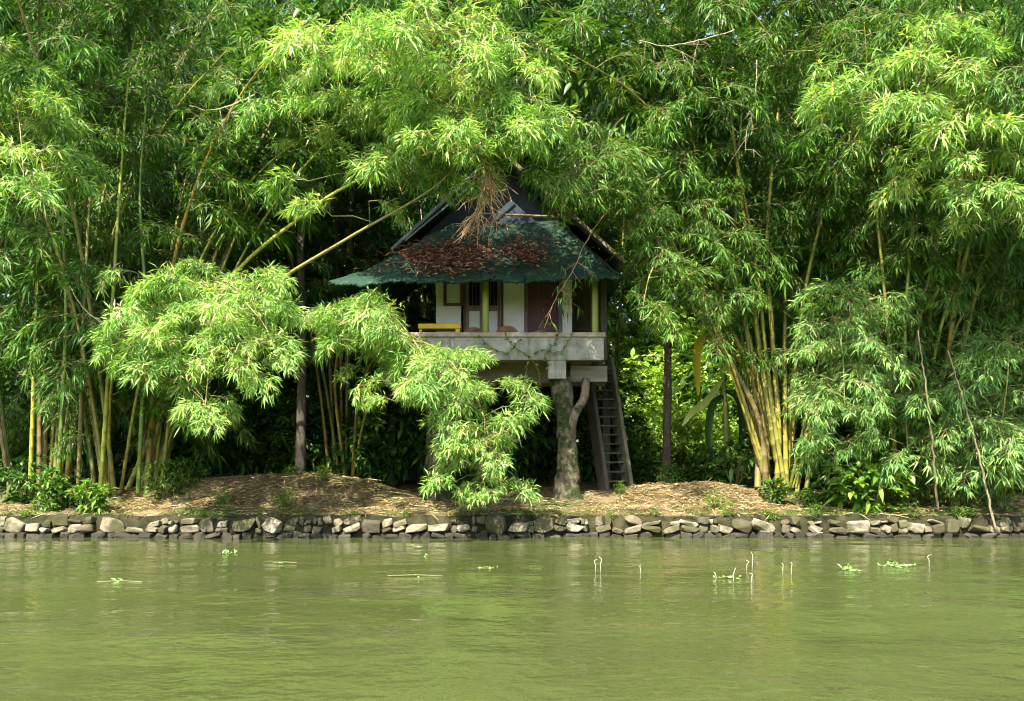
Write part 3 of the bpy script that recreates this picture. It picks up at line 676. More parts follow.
def bar(name, a, c, r, mat, parent, n=5):
    b = MB(); a = Vector(a); c = Vector(c); b.tube([a, (a + c) / 2, c], [r] * 3, n); return b.build(name, mat, parent, off=HO)
bar('edge_flashing', GL + fw + Vector((0, -.03, .0)), GA + fw + Vector((0, -.03, .03)), .045, M['sheet_edge'], roof)
bar('edge_flashing', GL + fw + Vector((.35, -.05, .22)), GA + fw + Vector((.1, -.05, -.2)), .025, M['sheet_edge'], roof)
bar('barge_board', GR + fw + Vector((0, -.04, 0)), GA + fw + Vector((0, -.04, .03)), .06, M['barge'], roof)
bar('purlin', P(505, 215, 25.6), P(560, 217, 25.6), .035, M['barge'], roof)

# dead leaves caught on the roof
def scatter_leaves(name, label, cat, pts_fn, n, L, W, mat, seed, flat=0.5):
    r = random.Random(seed); b = MB()
    for i in range(n):
        p, up = pts_fn(r)
        d = Vector((r.gauss(0, 1), r.gauss(0, 1), r.gauss(0, flat * .5))); d = (d - up * d.dot(up) * (1 - flat * .4)).normalized()
        leaf(b, p, d, up + Vector((r.gauss(0, flat), r.gauss(0, flat), 0)), L * r.uniform(.6, 1.3), W * r.uniform(.6, 1.3), r.random(), 0.1)
    o = link(name, mesh(name, b.v, b.f, mat, None, False, {'tint': b.at})); tag(o, label, cat, kind='stuff'); return o
rn = (ER - EL).cross(TL - EL).normalized()
def on_roof(cx, w, cy, h, r):
    px = r.gauss(cx, w); py = r.gauss(cy, h); py = min(max(py, 236), 279)
    t = (281 - py) / (281 - 223); s0 = (px - (330 + t * 118)) / (292 - t * 178)
    p = EL.lerp(ER, s0).lerp(TL.lerp(TR, s0), t); return p + rn * r.uniform(.05, .16), rn
def roof_pts(r):
    k = r.random()
    if k < .74: return on_roof(450, 25, 259, 8, r)
    if k < .92: return on_roof(527, 12, 256, 7, r)
    return on_roof(500, 60, 268, 7, r)
scatter_leaves('fallen_leaves', 'rust red dead leaves lying on the green roof of the hut', 'dead leaves', roof_pts, 2300, .15, .035, M['red_leaf'], 9, .8)

# stair at the right end of the platform
stair = MB(); sp0 = Vector((X(605, 25.6), 25.6, .70)); sp1 = Vector((X(586, 27.6), 27.6, 4.35)); wd = Vector((.66, .22, 0))
st_root = hp('staircase', M['stair_wood'], [((sp1.x - .1, sp1.y, 4.14), (sp1.x + .75, sp1.y + .4, FLOOR))])
def plank(a, c, hw, hh, mat, name, parent, side):
    b = MB(); a = Vector(a); c = Vector(c); t = (c - a).normalized(); u = Vector(side).normalized(); w = t.cross(u).normalized()
    vv = []
    for p in (a, c):
        for (i, j) in ((-1, -1), (1, -1), (1, 1), (-1, 1)): vv.append(p + u * (hw * i) + w * (hh * j))
    b.add(vv, [(3, 2, 1, 0), (4, 5, 6, 7), (0, 1, 5, 4), (1, 2, 6, 5), (2, 3, 7, 6), (3, 0, 4, 7)])
    return b.build(name, mat, parent, off=HO, bevel=0.006)
plank(sp0, sp1, 0.05, .26, M['stair_wood'], 'stringer', st_root, wd)
plank(sp0 + wd, sp1 + wd, 0.05, .26, M['stair_lit'], 'stringer', st_root, wd)
for k in range(15):
    p = sp0.lerp(sp1, (k + .6) / 15); p.z += .02
    plank(p + wd * .07, p + wd * .93, .10, .022, M['stair_wood'], 'tread', st_root, Vector((-.3, .95, 0)))

# furniture behind the parapet
def chair(px, d, top, w, label):
    c = thing('round_back_chair', (X(px, d), d, FLOOR), label, 'chair', 'chairs on the hut platform')
    H = Z(top, d) - FLOOR; b = MB(); N = 18; vv = []
    for s_ in (0, .035):
        for i in range(N): a = 2 * math.pi * i / N; vv.append((w / 2 * math.cos(a), s_ + .04 * math.cos(a) ** 2 * -1, H - w * .42 + w * .42 * math.sin(a)))
    b.add(vv, [tuple(range(N)), tuple(range(2 * N - 1, N - 1, -1))] + [(i, i + N, (i + 1) % N + N, (i + 1) % N) for i in range(N)])
    b.build('backrest', M['wicker'], c)
    b = MB(); vv = []
    for s_ in (.40, .45):
        for i in range(N): a = 2 * math.pi * i / N; vv.append((w * .46 * math.cos(a), .28 + w * .42 * math.sin(a), s_))
    b.add(vv, [tuple(range(N - 1, -1, -1)), tuple(range(N, 2 * N))] + [(i, (i + 1) % N, (i + 1) % N + N, i + N) for i in range(N)])
    b.build('seat', M['wicker'], c)
    for sx in (-1, 1):
        for yy in (.08, .48):
            b = MB(); b.tube([(sx * w * .40, yy, 0), (sx * w * .36, yy, .42)], [.02, .022], 6); b.build('leg', M['wicker'], c)
chair(474, 25.3, 327, .62, 'brown round backed chair half hidden behind the green post')
chair(507, 25.2, 325.5, .62, 'brown round backed chair right of the green post')
chair(541, 25.5, 330, .55, 'low dark chair before the maroon door, only its top showing')
tb = thing('yellow_table', (X(441, 25.4), 25.4, FLOOR), 'yellow table at the left end of the platform', 'table')
tz = Z(325, 25.4) - FLOOR
b = MB(); b.box((-.56, -.3, tz - .13), (.52, .35, tz)); b.build('tabletop', M['yellow'], tb, bevel=0.015)
b = MB(); b.box((.38, -.28, tz - .22), (.5, .33, tz - .131)); b.build('apron', M['yellow'], tb, bevel=0.01)
for sx in (-.5, .42):
    for sy in (-.22, .28): b = MB(); b.box((sx - .03, sy - .03, 0), (sx + .03, sy + .03, tz - .222 if sx > 0 else tz - .131)); b.build('leg', M['yellow'], tb)

# ---------------------------------------------------------------- trunks
def trunk_mesh(ctrl, radii, n=14, amp=.12, seed=0, step=.12):
    sp = spline(ctrl); L = float(sp[1][-1]); K = max(6, int(L / step)); pts = [at_len(sp, L * i / K) for i in range(K + 1)]
    rr = [float(np.interp(i / K, np.linspace(0, 1, len(radii)), radii)) for i in range(K + 1)]
    v, f, _ = tube(pts, rr, n)
    out = []
    for i, q in enumerate(v):
        c = pts[min(i // n, K)]; k = 1 + amp * noise.noise(q * 2.2 + Vector((seed, 0, 0))) + amp * .6 * noise.noise(q * 6) + amp * .35 * noise.noise(Vector((q.x * 22, q.y * 22, q.z * 5)))
        out.append(c + (q - c) * k if i < n * (K + 1) else q)
    return out, f
def trunk_part(name, ctrl, radii, mat, parent, off, **kw):
    v, f = trunk_mesh(ctrl, radii, **kw); off = Vector(off)
    return link(name, mesh(name, [q - off for q in v], f, mat, None, True), parent)
g0 = gh(X(566, 24.9), 24.9)
t1 = thing('forked_tree', (X(566, 24.9), 24.9, g0), 'mossy forked trunk carrying the front right corner of the platform', 'tree', 'trees under the hut')
o = t1.location.copy()
trunk_part('trunk', [P(567, 510, 24.9), P(567, 490, 24.9), P(567, 440, 24.92), P(564, 405, 24.95), P(560, 378, 24.95)], [.44, .32, .275, .25, .24, .25, .25], M['mossy_bark'], t1, o, n=32, amp=.17, step=.05)
trunk_part('limb', [P(569, 430, 24.85), P(576, 412, 24.75), P(584, 398, 24.8), P(586, 380, 25.1)], [.13, .11, .10, .10], M['limb_bark'], t1, o, n=10, amp=.22)
g0 = gh(X(437, 24.9), 24.9)
t2 = thing('stout_tree', (X(437, 24.9), 24.9, g0), 'stout mossy trunk under the platform beside the hanging bright spray', 'tree', 'trees under the hut')
o = t2.location.copy()
trunk_part('trunk', [P(437, 510, 24.9), P(438, 480, 24.9), P(438, 430, 24.9), P(437, 378, 24.9)], [.42, .32, .29, .28, .27], M['mossy_bark'], t2, o, n=32, amp=.17, step=.05)

# ---------------------------------------------------------------- broad leaved plants
def ovate(b, base, d, up, L, W, tint, droop=.25, mi=0):
    d = d.normalized(); s = d.cross(up)
    if s.length < 1e-3: s = Vector((1, 0, 0))
    s.normalize(); nrm = s.cross(d)
    pr = [(0.0, 0.04), (.3, .5), (.6, .42), (1.0, 0.0)]
    v = []
    for (t, w) in pr:
        c = base + d * (L * t) - Vector((0, 0, droop * L * t * t)); v += [c + s * (W * w) + nrm * (W * w * .25), c, c - s * (W * w) + nrm * (W * w * .25)]
    b.add(v, [(0, 1, 4, 3), (1, 2, 5, 4), (3, 4, 7, 6), (4, 5, 8, 7), (6, 7, 10), (7, 8, 10)], mi, tint)
def bush_mesh(seed, rx, ry, rz, n, L, W, stems=6, fill=.55):
    """leaf rosettes spread through an uneven dome"""
    r = random.Random(seed); b = MB(); sm = MB()
    for k in range(stems):
        a = r.uniform(0, 6.28); q = Vector((math.cos(a) * rx * .55, math.sin(a) * ry * .55, rz * r.uniform(.8, 1.5)))
        sm.tube([(0, 0, -.1), tuple(q * .5 + Vector((0, 0, .1 * rz))), tuple(q)], [.02, .015, .006], 4)
    for k in range(n):
        while True:
            q = Vector((r.uniform(-1, 1), r.uniform(-1, 1), r.uniform(-1, 1)))
            if fill < q.length < 1: break
        q = q * (1 + .8 * noise.noise(q * 1.7 + Vector((seed, 0, 0))))
        c = Vector((q.x * rx, q.y * ry, rz + q.z * rz)); out = Vector((q.x, q.y, q.z * .6 + .25))
        if c.z < 0.02: c.z = .02 + r.random() * .1
        m = r.choice([3, 4, 5])
        for i in range(m):
            d = out * .6 + Vector((r.gauss(0, .6), r.gauss(0, .6), r.gauss(0, .35)))
            ovate(b, c, d, Vector((r.gauss(0, .3), r.gauss(0, .3), 1)), L * r.uniform(.6, 1.2), W * r.uniform(.7, 1.2), min(1, max(0, r.gauss(.5, .22))), r.uniform(.1, .5))
    return mesh('foliage', b.v, b.f, M['broad_leaf'], None, False, {'tint': b.at}), mesh('stems', sm.v, sm.f, M['twig'])
BUSH = [bush_mesh(400 + i, .55, .42, .38, 120, .17, .08, 9, .25) for i in range(4)]
BUSHF = [bush_mesh(420 + i, .55, .45, .5, 170, .13, .04, 10, .15) for i in range(3)]
BIGB = [bush_mesh(440 + i, 1.6, 1.3, 1.3, 900, .26, .10, 9, .5) for i in range(3)]
def bush(px, py, d, sc, label, pool=BUSH, color=(1, 1, 1), name='shrub', cat='shrub', group=None, k=0, yaw=None, zs=1.0):
    x = X(px, d); root = thing(name, (x, d, gh(x, d)), label, cat, group)
    fm, sm = pool[k % len(pool)]; y = (px * 1.7) % 6.28 if yaw is None else yaw
    f_ = link('foliage', fm, root, rot=(0, 0, y), scale=(sc, sc, sc * zs)); f_.color = (*color, 1); f_['kind'] = 'stuff'
    link('stem', sm, root, rot=(0, 0, y), scale=(sc, sc, sc * zs))
    return root
G = 'low plants along the bank'
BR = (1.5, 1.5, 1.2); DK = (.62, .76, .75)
bush(22, 0, 24.2, 1.25, 'dark leafy shrub in the far left corner of the bank', BUSH, DK, group=G, k=0)
bush(62, 0, 23.6, 1.0, 'leafy green shrub under the far left bamboo', BUSH, (1.1, 1.2, 1), group=G, k=1)
bush(92, 0, 22.7, .95, 'fresh green shrub spilling over the wall at the left', BUSH, BR, group=G, k=2)
bush(48, 0, 23.2, .8, 'upright broad leaved plant at the left stems', BUSH, (1.2, 1.3, 1), group=G, k=3, zs=1.7)
bush(165, 0, 24.0, 1.0, 'fine leaved green shrub at the foot of the golden stems', BUSHF, (1.1, 1.2, 1.1), group=G, k=0)
bush(185, 0, 24.4, .8, 'small shrub where the left litter mound begins', BUSHF, MID, group=G, k=1)
bush(222, 0, 23.1, .42, 'small green weed on the lower left of the litter mound', BUSHF, (1.3, 1.4, 1), group=G, k=2)
bush(284, 0, 22.9, .52, 'dark green weed tuft in the middle of the left mound', BUSHF, (.9, 1.1, .8), group=G, k=0)
bush(322, 0, 24.4, .38, 'pale green weed on top of the left mound', BUSHF, BR, group=G, k=1)
bush(292, 0, 24.7, .35, 'tiny weed at the crest of the left mound', BUSH, BR, group=G, k=1)
bush(872, 0, 22.75, 1.6, 'bright broad leaved shrub standing at the right water edge', BUSH, BR, group=G, k=0)
bush(838, 0, 23.6, 1.2, 'darker leafy shrub left of the bright broad leaved shrub', BUSH, MID, group=G, k=1)
bush(905, 0, 23.6, 1.1, 'green shrub right of the bright broad leaved shrub', BUSHF, MID, group=G, k=2)
bush(955, 0, 23.2, 1.0, 'pale grassy shrub between the leaning poles', BUSHF, (1.5, 1.4, 1.2), group=G, k=0)
bush(1000, 0, 23.3, 1.1, 'green shrub in the right corner of the bank', BUSHF, (1.2, 1.2, 1), group=G, k=1)
bush(775, 0, 23.9, .8, 'dark low plant at the foot of the large golden clump', BUSH, DK, group=G, k=3)
bush(808, 0, 23.2, .6, 'small plant trailing at the wall right of the golden clump', BUSH, (1.1, 1.2, 1.3), group=G, k=2)
bush(668, 0, 26.4, .8, 'fine leaved weed at the foot of the slender brown trunk', BUSHF, (1.0, 1.2, .9), group=G, k=1)
bush(620, 0, 24.6, .35, 'little pale weed before the stair', BUSHF, BR, group=G, k=2)
bush(715, 0, 23.0, .5, 'dry looking tuft on the right mound', BUSHF, (1.8, 1.4, 1.2), group=G, k=0)
bush(735, 0, 26.2, 1.5, 'dark broad leaved shrub behind the right mound', BUSH, DK, group=G, k=0, zs=1.2)
bush(700, 0, 27.0, 1.2, 'dark shrub between the brown trunk and the golden clump', BUSH, DK, group=G, k=1)
for i, (px, d, sc, lb) in enumerate(((30, 22.35, .34, 'far left end'), (200, 22.3, .30, 'foot of the left mound'), (262, 22.35, .24, 'middle of the left mound'), (352, 22.3, .30, 'right half of the left mound'), (408, 22.3, .26, 'stout mossy trunk'), (520, 22.3, .22, 'gap between the two trunks'), (612, 22.3, .26, 'stair'), (655, 22.35, .30, 'left edge of the right mound'), (728, 22.3, .42, 'right mound'), (770, 22.3, .34, 'large golden clump'), (815, 22.3, .42, 'pale hanging spray'), (912, 22.3, .42, 'bright broad leaved shrub on its right'), (962, 22.3, .45, 'leaning poles'))):
    bush(px, 0, d, sc, 'little weed spilling over the wall top below the ' + lb, BUSHF if i % 3 else BUSH, ((1.3, 1.3, 1), (.9, 1, .8), (1.5, 1.3, 1.1))[i % 3], 'weed', 'weed', 'weeds on the wall top', i)
bush(645, 0, 28.6, 1.3, 'dark low shrub just right of the stair foot', BUSH, DK, group=G, k=2)
bush(685, 0, 28.8, 1.4, 'dark low shrub right of the slender brown trunk', BUSH, DK, group=G, k=3)
# shaded undergrowth and the sunny growth behind
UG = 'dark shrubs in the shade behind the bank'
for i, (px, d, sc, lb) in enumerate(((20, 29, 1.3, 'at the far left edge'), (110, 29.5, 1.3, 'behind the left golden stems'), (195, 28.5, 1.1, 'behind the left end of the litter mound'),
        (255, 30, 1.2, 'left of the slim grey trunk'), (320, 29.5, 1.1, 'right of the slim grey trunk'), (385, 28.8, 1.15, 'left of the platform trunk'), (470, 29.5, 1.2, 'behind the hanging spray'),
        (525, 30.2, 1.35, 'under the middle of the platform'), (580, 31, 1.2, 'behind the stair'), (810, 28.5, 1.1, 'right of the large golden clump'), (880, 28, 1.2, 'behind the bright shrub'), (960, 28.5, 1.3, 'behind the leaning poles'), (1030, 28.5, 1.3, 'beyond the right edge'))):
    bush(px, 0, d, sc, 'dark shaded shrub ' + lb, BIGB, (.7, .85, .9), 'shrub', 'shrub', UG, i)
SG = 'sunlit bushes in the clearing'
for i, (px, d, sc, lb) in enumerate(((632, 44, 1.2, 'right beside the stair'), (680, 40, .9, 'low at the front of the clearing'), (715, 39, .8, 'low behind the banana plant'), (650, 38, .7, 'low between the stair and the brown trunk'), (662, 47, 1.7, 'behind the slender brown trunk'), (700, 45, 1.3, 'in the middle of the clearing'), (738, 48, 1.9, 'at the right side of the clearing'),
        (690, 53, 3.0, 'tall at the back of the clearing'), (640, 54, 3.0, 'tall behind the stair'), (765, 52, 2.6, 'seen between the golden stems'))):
    bush(px, 0, d, sc, 'yellow green sunlit bush ' + lb, BIGB, (3.8, 3.0, 3.6), 'bush', 'bush', SG, i)  # leaf colour raised to hold the clearing's sun and pale haze

# ---------------------------------------------------------------- trees
def crown_mesh(seed, rx, rz, n, L):
    r = random.Random(seed); b = MB()
    blobs = [(Vector((r.gauss(0, .5) * rx, r.gauss(0, .5) * rx, r.uniform(-.8, .8) * rz)), r.uniform(.25, .5) * rx) for _ in range(16)]
    for i in range(n):
        c, q = r.choice(blobs); v_ = Vector((r.gauss(0, 1), r.gauss(0, 1), r.gauss(0, .8))).normalized() * (q * r.uniform(.6, 1.05))
        ovate(b, c + v_, v_ / q + Vector((r.gauss(0, .5), r.gauss(0, .5), -.3)), Vector((r.gauss(0, .4), r.gauss(0, .4), 1)), L * r.uniform(.6, 1.3), L * .45, min(1, max(0, r.gauss(.45, .25))), .3)
    return mesh('crown', b.v, b.f, M['broad_leaf'], None, False, {'tint': b.at}), blobs
CROWN = [crown_mesh(500 + i, 3.6, 3.4, 5200, .40) for i in range(3)]
def tree(px, d, h, r0, label, k=0, sc=1.0, color=(1, 1, 1), mat='grey_bark', name='tree', group=None, lean=0.0):
    x = X(px, d); z = gh(x, d); root = thing(name, (x, d, z), label, 'tree', group); o = Vector((x, d, z))
    top = o + Vector((lean, 0, h))
    tr_ = trunk_part('trunk', [o - Vector((0, 0, .2)), o + Vector((lean * .3 + .05, 0, h * .35)), o + Vector((lean * .7, .05, h * .7)), top], [r0 * 1.25, r0, r0 * .85, r0 * .6], M[mat], root, o, n=10, amp=.08, step=.3)
    cm, blobs = CROWN[k % 3]
    for c, q in blobs[:6]:
        trunk_part('limb', [top - Vector((0, 0, h * .15)), top + c * (sc * .5) - Vector((0, 0, .3)), top + c * sc], [r0 * .4, r0 * .25, r0 * .1], M[mat], root, o, n=5, amp=.05, step=.8)
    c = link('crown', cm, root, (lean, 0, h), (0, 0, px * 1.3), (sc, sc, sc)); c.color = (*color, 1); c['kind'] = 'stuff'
    return root
tree(300, 27.0, 10.5, .12, 'slim grey trunk standing behind the left litter mound', 0, .75, DK)
tree(666, 27.2, 11.5, .105, 'slender brown trunk in the clearing right of the stair', 1, .75, (.9, 1, .9), 'brown_bark')
FT = 'trees in the wood behind the bamboo'  # most crown tints below are darkened to hold the shade of the wood
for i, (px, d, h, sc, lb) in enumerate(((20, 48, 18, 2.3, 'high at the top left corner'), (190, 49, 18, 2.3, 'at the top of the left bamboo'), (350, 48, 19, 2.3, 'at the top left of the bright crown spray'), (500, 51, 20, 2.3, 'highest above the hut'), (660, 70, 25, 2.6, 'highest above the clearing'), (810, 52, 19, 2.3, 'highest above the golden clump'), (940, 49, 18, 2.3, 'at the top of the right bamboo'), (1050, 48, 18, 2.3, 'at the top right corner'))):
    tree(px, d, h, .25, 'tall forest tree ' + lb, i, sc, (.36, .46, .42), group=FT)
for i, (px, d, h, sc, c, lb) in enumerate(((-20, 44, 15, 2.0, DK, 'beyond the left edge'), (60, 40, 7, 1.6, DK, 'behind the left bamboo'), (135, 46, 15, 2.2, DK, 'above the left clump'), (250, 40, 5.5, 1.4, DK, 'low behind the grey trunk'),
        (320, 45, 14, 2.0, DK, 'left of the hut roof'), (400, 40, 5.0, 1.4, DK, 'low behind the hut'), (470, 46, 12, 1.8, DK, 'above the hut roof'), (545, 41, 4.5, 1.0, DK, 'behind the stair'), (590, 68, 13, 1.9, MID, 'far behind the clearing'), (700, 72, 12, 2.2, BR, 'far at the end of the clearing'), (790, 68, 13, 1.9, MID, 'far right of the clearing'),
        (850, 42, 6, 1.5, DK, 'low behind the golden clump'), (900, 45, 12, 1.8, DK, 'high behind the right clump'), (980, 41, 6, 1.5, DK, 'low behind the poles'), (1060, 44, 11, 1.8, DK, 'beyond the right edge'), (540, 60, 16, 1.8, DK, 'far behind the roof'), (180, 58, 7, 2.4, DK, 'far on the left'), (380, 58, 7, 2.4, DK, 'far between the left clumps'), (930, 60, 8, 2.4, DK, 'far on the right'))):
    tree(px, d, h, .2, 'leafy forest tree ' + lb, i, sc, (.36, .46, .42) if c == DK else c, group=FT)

# ---------------------------------------------------------------- litter, sticks, small things
def litter_pts(r):
    while True:
        x = r.uniform(-13, 13); y = 22.16 + abs(r.gauss(0, 1.7))
        z = gh(x, y) if y > 22.5 else .48; base = .52 + .22 * min(1, (y - 22.4) / 4)
        if r.random() < (.2 + (z - base) * 3.2) * (.45 + 1.6 * max(0, .35 + noise.noise(Vector((x * 1.1, y * 1.4, 2))))) and y < 27.5: return Vector((x, y, z + r.uniform(.005, .05))), Vector((0, -.15, 1))
scatter_leaves('leaf_litter', 'straw brown dry bamboo litter covering the mounds on the bank', 'leaf litter', litter_pts, 19000, .20, .020, M['dry_leaf'], 21, .55)
scatter_leaves('dry_sticks', 'thin fallen bamboo sticks and sheaths strewn on the bank', 'dry sticks', litter_pts, 420, .62, .026, M['dry_leaf'], 22, .35)
def tuft_pts(r):
    x = r.uniform(-13, 13); y = 22.25 + abs(r.gauss(0, .28)); k = noise.noise(Vector((x * .8, 0, 4)))
    y += max(0, -k) * .3
    return Vector((x, y, (gh(x, y) if y > 22.4 else .46) - .02)), Vector((r.gauss(0, .6), r.gauss(0, .6), 1))
r = random.Random(31); b = MB()
for i in range(11000):
    p, d = tuft_pts(r)
    if noise.noise(Vector((p.x * 1.3, p.y * 1.5, 8))) < .5 * (r.random() - .55): continue
    p.z += .03 * r.random()
    d = Vector((r.gauss(0, .5), r.gauss(-.2, .5), 1)); leaf(b, p, d, Vector((r.gauss(0, 1), -1, .2)), r.uniform(.05, .20), .016, r.uniform(.2, 1), .9)
tag(link('grass', mesh('grass', b.v, b.f, M['bamboo_leaf'], None, False, {'tint': b.at})), 'short grass and moss fringe along the top of the stone wall', 'grass', kind='stuff').color = (.75, .62, .6, 1)

def stick(name, ctrl, rad, mat, label, cat, twigs=0, seed=0, leaves=0, group=None, leafmat=None):
    r = random.Random(seed); sp = spline(ctrl); L = float(sp[1][-1]); K = max(6, int(L / .12)); base = Vector(ctrl[0])
    root = thing(name, base, label, cat, group); b = MB(); pts = [at_len(sp, L * i / K) - base for i in range(K + 1)]
    pts = [p + Vector((r.gauss(0, .008), r.gauss(0, .008), r.gauss(0, .008))) for p in pts]
    b.tube(pts, [rad * (1 - .6 * i / K) * (1.12 if i % 4 == 0 else 1) for i in range(K + 1)], 6); b.build('stem', mat, root, True)
    if twigs or leaves:
        t_ = MB(); lv = MB()
        for k in range(twigs):
            q = pts[int(K * r.uniform(.35, 1))]; d = Vector((r.gauss(0, .6), r.gauss(0, .5), r.gauss(-.7, .4))).normalized(); l = r.uniform(.3, .8)
            m_ = q + d * l * .5 + Vector((r.gauss(0, .05), 0, r.gauss(0, .05))); e = q + d * l - Vector((0, 0, .1 * l))
            t_.tube([q, m_, e], [rad * .35, rad * .26, rad * .12], 4)
            for _ in range(2):
                e2 = m_ + Vector((r.gauss(0, .5), r.gauss(0, .4), r.gauss(-.5, .4))).normalized() * l * .45
                t_.tube([m_, e2], [rad * .22, rad * .1], 3)
                for _ in range(leaves): leaf(lv, e2, Vector((r.gauss(0, .6), r.gauss(0, .5), -.7)), Vector((r.gauss(0, .5), 0, 1)), r.uniform(.16, .30), .035, r.random(), .3)
        if twigs: t_.build('twigs', mat, root)['kind'] = 'stuff'
        if leaves: o = link('leaves', mesh('leaves', lv.v, lv.f, leafmat or M['dry_leaf'], None, False, {'tint': lv.at}), root); o['kind'] = 'stuff'
    return root
stick('leaning_pole', [P(938, 512, 22.5), P(930, 420, 21.7), P(918, 330, 21.3)], .028, M['pole_stick'], 'pale dry bamboo pole leaning upright among the right foliage', 'pole', group='leaning poles')
stick('leaning_pole', [P(996, 532, 21.9), P(975, 440, 21.6), P(948, 350, 21.4)], .028, M['pole_stick'], 'long bare pole slanting from the right bamboo down to the wall', 'pole', group='leaning poles')
stick('dead_branch', [P(486, 140, 21.3), P(485, 175, 21.2), P(478, 200, 21.3), P(475, 222, 21.6)], .034, M['dry_twig'], 'bunch of brown dead twigs hanging over the green roof', 'dead branch', 46, 5)
stick('dead_branch', [P(490, 150, 21.3), P(490, 190, 21.2), P(495, 225, 21.6)], .026, M['dry_twig'], 'thin dead branch beside the bunch of hanging twigs', 'dead branch', 22, 6)
stick('hanging_twig', [P(612, 205, 22.8), P(590, 235, 22.7), P(570, 275, 22.7), P(555, 300, 22.7), P(546, 318, 22.7)], .014, M['dry_twig'], 'thin dry bamboo twig with withered leaves hanging before the door', 'twig', 10, 8, 4, None, M['bamboo_leaf'])
stick('bare_branch', [P(735, 30, 22.4), P(700, 40, 22.3), P(665, 46, 22.3), P(640, 40, 22.4)], .013, M['pale_stick'], 'bare grey branch jutting left at the top right of the view', 'branch', 9, 9)
stick('bare_branch', [P(757, 60, 22.3), P(755, 100, 22.2), P(747, 130, 22.2), P(745, 155, 22.3)], .011, M['pale_stick'], 'pale bare stem hanging down in the upper right foliage', 'branch', 5, 10)
stick('bare_branch', [P(255, 95, 23), P(215, 110, 22.8), P(190, 106, 22.9)], .018, M['pale_stick'], 'pale bare twig in the upper left foliage', 'branch', 5, 11)
stick('bare_branch', [P(60, 270, 23), P(85, 310, 22.7), P(120, 330, 22.6), P(165, 325, 22.4)], .016, M['pale_stick'], 'thin pale stem curving through the left foliage', 'branch', 4, 12)
# vine on the parapet
vr = thing('vine', (X(520, 24.4), 24.42, zb), 'thin green vine creeping over the grey parapet', 'vine'); b = MB(); r = random.Random(4); o = vr.location.copy(); lv = MB()
for (pts_) in (((505, 334), (512, 345), (522, 352), (536, 366), (540, 385)), ((560, 331), (553, 345), (545, 356), (552, 375)), ((480, 336), (492, 348), (508, 352), (520, 340)), ((572, 336), (560, 352), (540, 350), (528, 362), (525, 380))):
    ps = [P(px, py, 24.43 if py < 359 else 24.6) - o for px, py in pts_]; sp = spline(ps); K = 24; q = [at_len(sp, float(sp[1][-1]) * i / K) + Vector((r.gauss(0, .01), r.gauss(0, .006), r.gauss(0, .01))) for i in range(K + 1)]
    b.tube(q, [.012] * (K + 1), 4)
    for w in q[::2]: ovate(lv, w, Vector((r.gauss(0, 1), -.6, r.gauss(-.3, .6))), Vector((0, -1, .6)), .09, .06, r.random(), .2)
b.build('stem', M['twig'], vr); link('leaves', mesh('leaves', lv.v, lv.f, M['broad_leaf'], None, False, {'tint': lv.at}), vr)['kind'] = 'stuff'

# banana plant with one yellow hanging leaf in the clearing
def big_leaf(parent, name, ctrl, W, mat, off, color=(1, 1, 1), tint=.5):
    sp = spline(ctrl); L = float(sp[1][-1]); K = 12; v = []; f = []; off = Vector(off)
    for i in range(K + 1):
        p = at_len(sp, L * i / K); q = at_len(sp, min(L, L * i / K + .05)) - at_len(sp, max(0, L * i / K - .05)); s_ = q.cross(Vector((.2, -1, .2))).normalized()
        w = W * math.sin(math.pi * min(1, .06 + .92 * i / K)) ** .6 * (1 + .12 * (i % 2)); n_ = s_.cross(q).normalized() * (w * .2)
        v += [p + s_ * w / 2 + n_ - off, p - off, p - s_ * w / 2 + n_ - off]
        if i: k = 3 * i; f += [(k-3, k-2, k+1, k), (k-2, k-1, k+2, k+1)]
    o = link(name, mesh(name, v, f, mat, None, True, {'tint': [tint] * len(v)}), parent); o.color = (*color, 1); return o
bx = X(728, 27.5); br_ = thing('banana_plant', (bx, 27.5, gh(bx, 27.5)), 'banana plant with a hanging yellow leaf left of the golden clump', 'plant'); o = br_.location.copy()
trunk_part('stem', [o, P(726, 420, 27.5), P(722, 370, 27.5), P(716, 345, 27.4)], [.10, .09, .06, .03], M['green_post'], br_, o, n=8, amp=.05)
big_leaf(br_, 'leaf', [P(718, 350, 27.4), P(706, 336, 27.3), P(697, 350, 27.2), P(698, 396, 27.2)], .22, M['broad_leaf'], o, (5.0, 2.6, .9), .7)
big_leaf(br_, 'leaf', [P(722, 372, 27.4), P(738, 360, 27.2), P(752, 372, 27), P(758, 392, 26.9)], .22, M['broad_leaf'], o, (3.2, 2.2, 2.0), .8)
big_leaf(br_, 'leaf', [P(722, 380, 27.4), P(704, 404, 27.2), P(692, 412, 27), P(682, 426, 26.9)], .20, M['broad_leaf'], o, (4, 2.8, 5.0), .8)
big_leaf(br_, 'leaf', [P(724, 390, 27.5), P(738, 400, 27.2), P(742, 430, 27), P(738, 455, 26.9)], .22, M['broad_leaf'], o, DK, .3)
big_leaf(br_, 'leaf', [P(724, 395, 27.5), P(712, 405, 27.2), P(708, 435, 27), P(712, 462, 26.9)], .2, M['broad_leaf'], o, DK, .3)

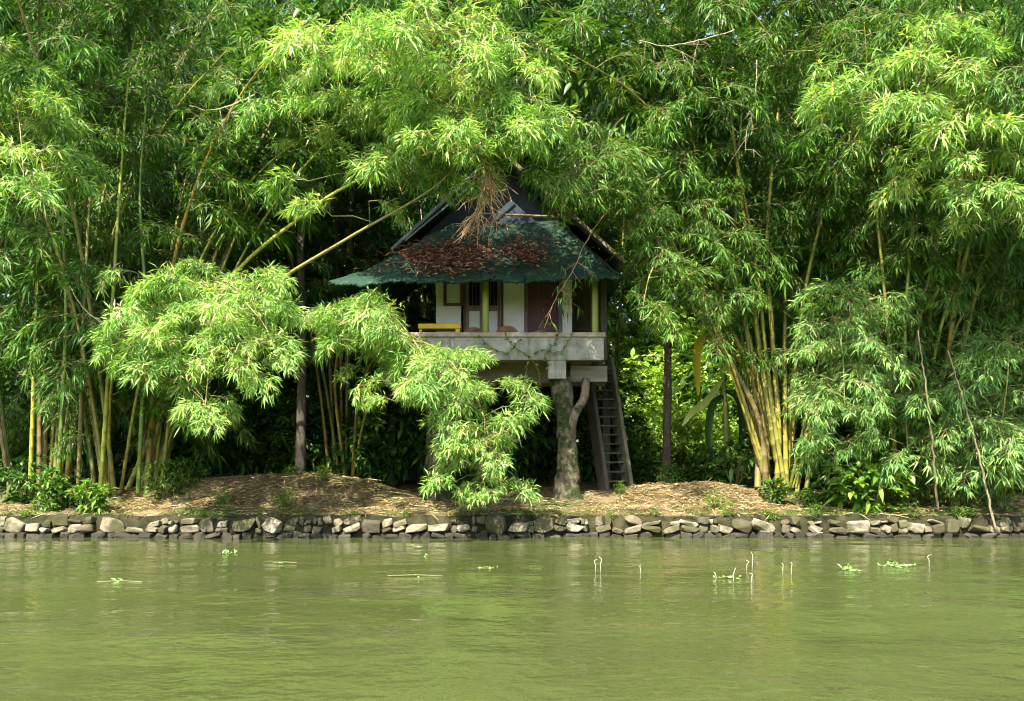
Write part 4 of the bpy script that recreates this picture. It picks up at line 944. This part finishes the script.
# ---------------------------------------------------------------- on the water
def wd_(py): return CAMZ * F / (py - HOR)
def reeds(px, py, hs, label):
    d = wd_(py); root = thing('water_stalk', (X(px, d), d, 0), label, 'stalk', 'pale stalks standing in the water'); r = random.Random(px)
    for i, (dx, h) in enumerate(hs):
        x = dx / F * d; H = h / F * d; s_ = r.choice([-1, 1]); b = MB()
        b.tube([(x, 0, -.12), (x + r.uniform(-.03, .03), 0, H * .5), (x + .03 * s_ * r.random(), 0, H * .85), (x - .03 * s_ * r.random(), 0, H), (x - .06 * s_ * r.random(), .01, H * r.uniform(.85, 1.05))], [.007, .007, .006, .005, .003], 6); b.build('stalk', M['reed_white'], root, True)
reeds(598, 572, [(-3, 13), (3, 15)], 'pair of pale bent stalks before the middle of the wall')
reeds(640, 573, [(0, 8)], 'single short pale stalk right of the pair')
reeds(735, 582, [(-20, 10), (0, 14), (16, 9)], 'loose row of three pale stalks in the right water')
reeds(750, 570, [(-3, 10), (2, 18)], 'two pale stalks nearer the wall behind the loose row')
reeds(790, 575, [(-7, 12), (2, 13)], 'two pale stalks left of the floating weed')
reeds(929, 566, [(0, 11)], 'lone pale stalk at the far right water')
def floater(px, py, n, w, h, label, twig=0):
    d = wd_(py); root = thing('floating_weed', (X(px, d), d, 0), label, 'water plant', 'floating weeds'); r = random.Random(px); b = MB()
    for i in range(n):
        q = Vector((r.gauss(0, w * .4) / F * d, r.gauss(0, .12), .012))
        dd = Vector((r.gauss(0, .7), r.gauss(0, .7), abs(r.gauss(.8, .5)) * h)); ovate(b, q, dd, Vector((r.gauss(0, .5), -.6, .8)), r.uniform(.03, .07) * (1 + h), .028, .5, .2)
    b.build('leaves', M['float_leaf'], root)['kind'] = 'stuff'
    m_ = MB(); m_.tube([(-w * .5 / F * d - twig, 0, .004), (0, .02, .012), (w * .5 / F * d + twig, -.02, .006)], [.008, .012, .006], 5); m_.build('runner', M['twig'], root)
floater(225, 554, 14, 12, 1.0, 'small bright floating weed before the left mound')
floater(848, 570, 16, 12, 1.2, 'upright floating weed left of the wide weed patch')
floater(893, 566, 40, 24, .7, 'wide floating weed patch at the right')
floater(487, 568, 6, 14, .2, 'flat floating leaves in the middle of the river')
floater(418, 547, 6, 10, .3, 'tiny floating leaves near the wall left of the trunk')
floater(427, 556, 5, 4, .8, 'single floating sprig before the hanging spray')
floater(120, 582, 9, 12, .5, 'floating sprig on a twig in the left water', .25)
floater(415, 576, 4, 16, .1, 'thin floating twig with leaves in the middle left water', .3)
floater(727, 578, 10, 14, .4, 'scattered floating weed around the loose row of stalks')
floater(285, 563, 3, 10, .1, 'few flat leaves drifting left of the middle', .12)
print('sprays', NSPR[0], 'objects', len(bpy.data.objects))
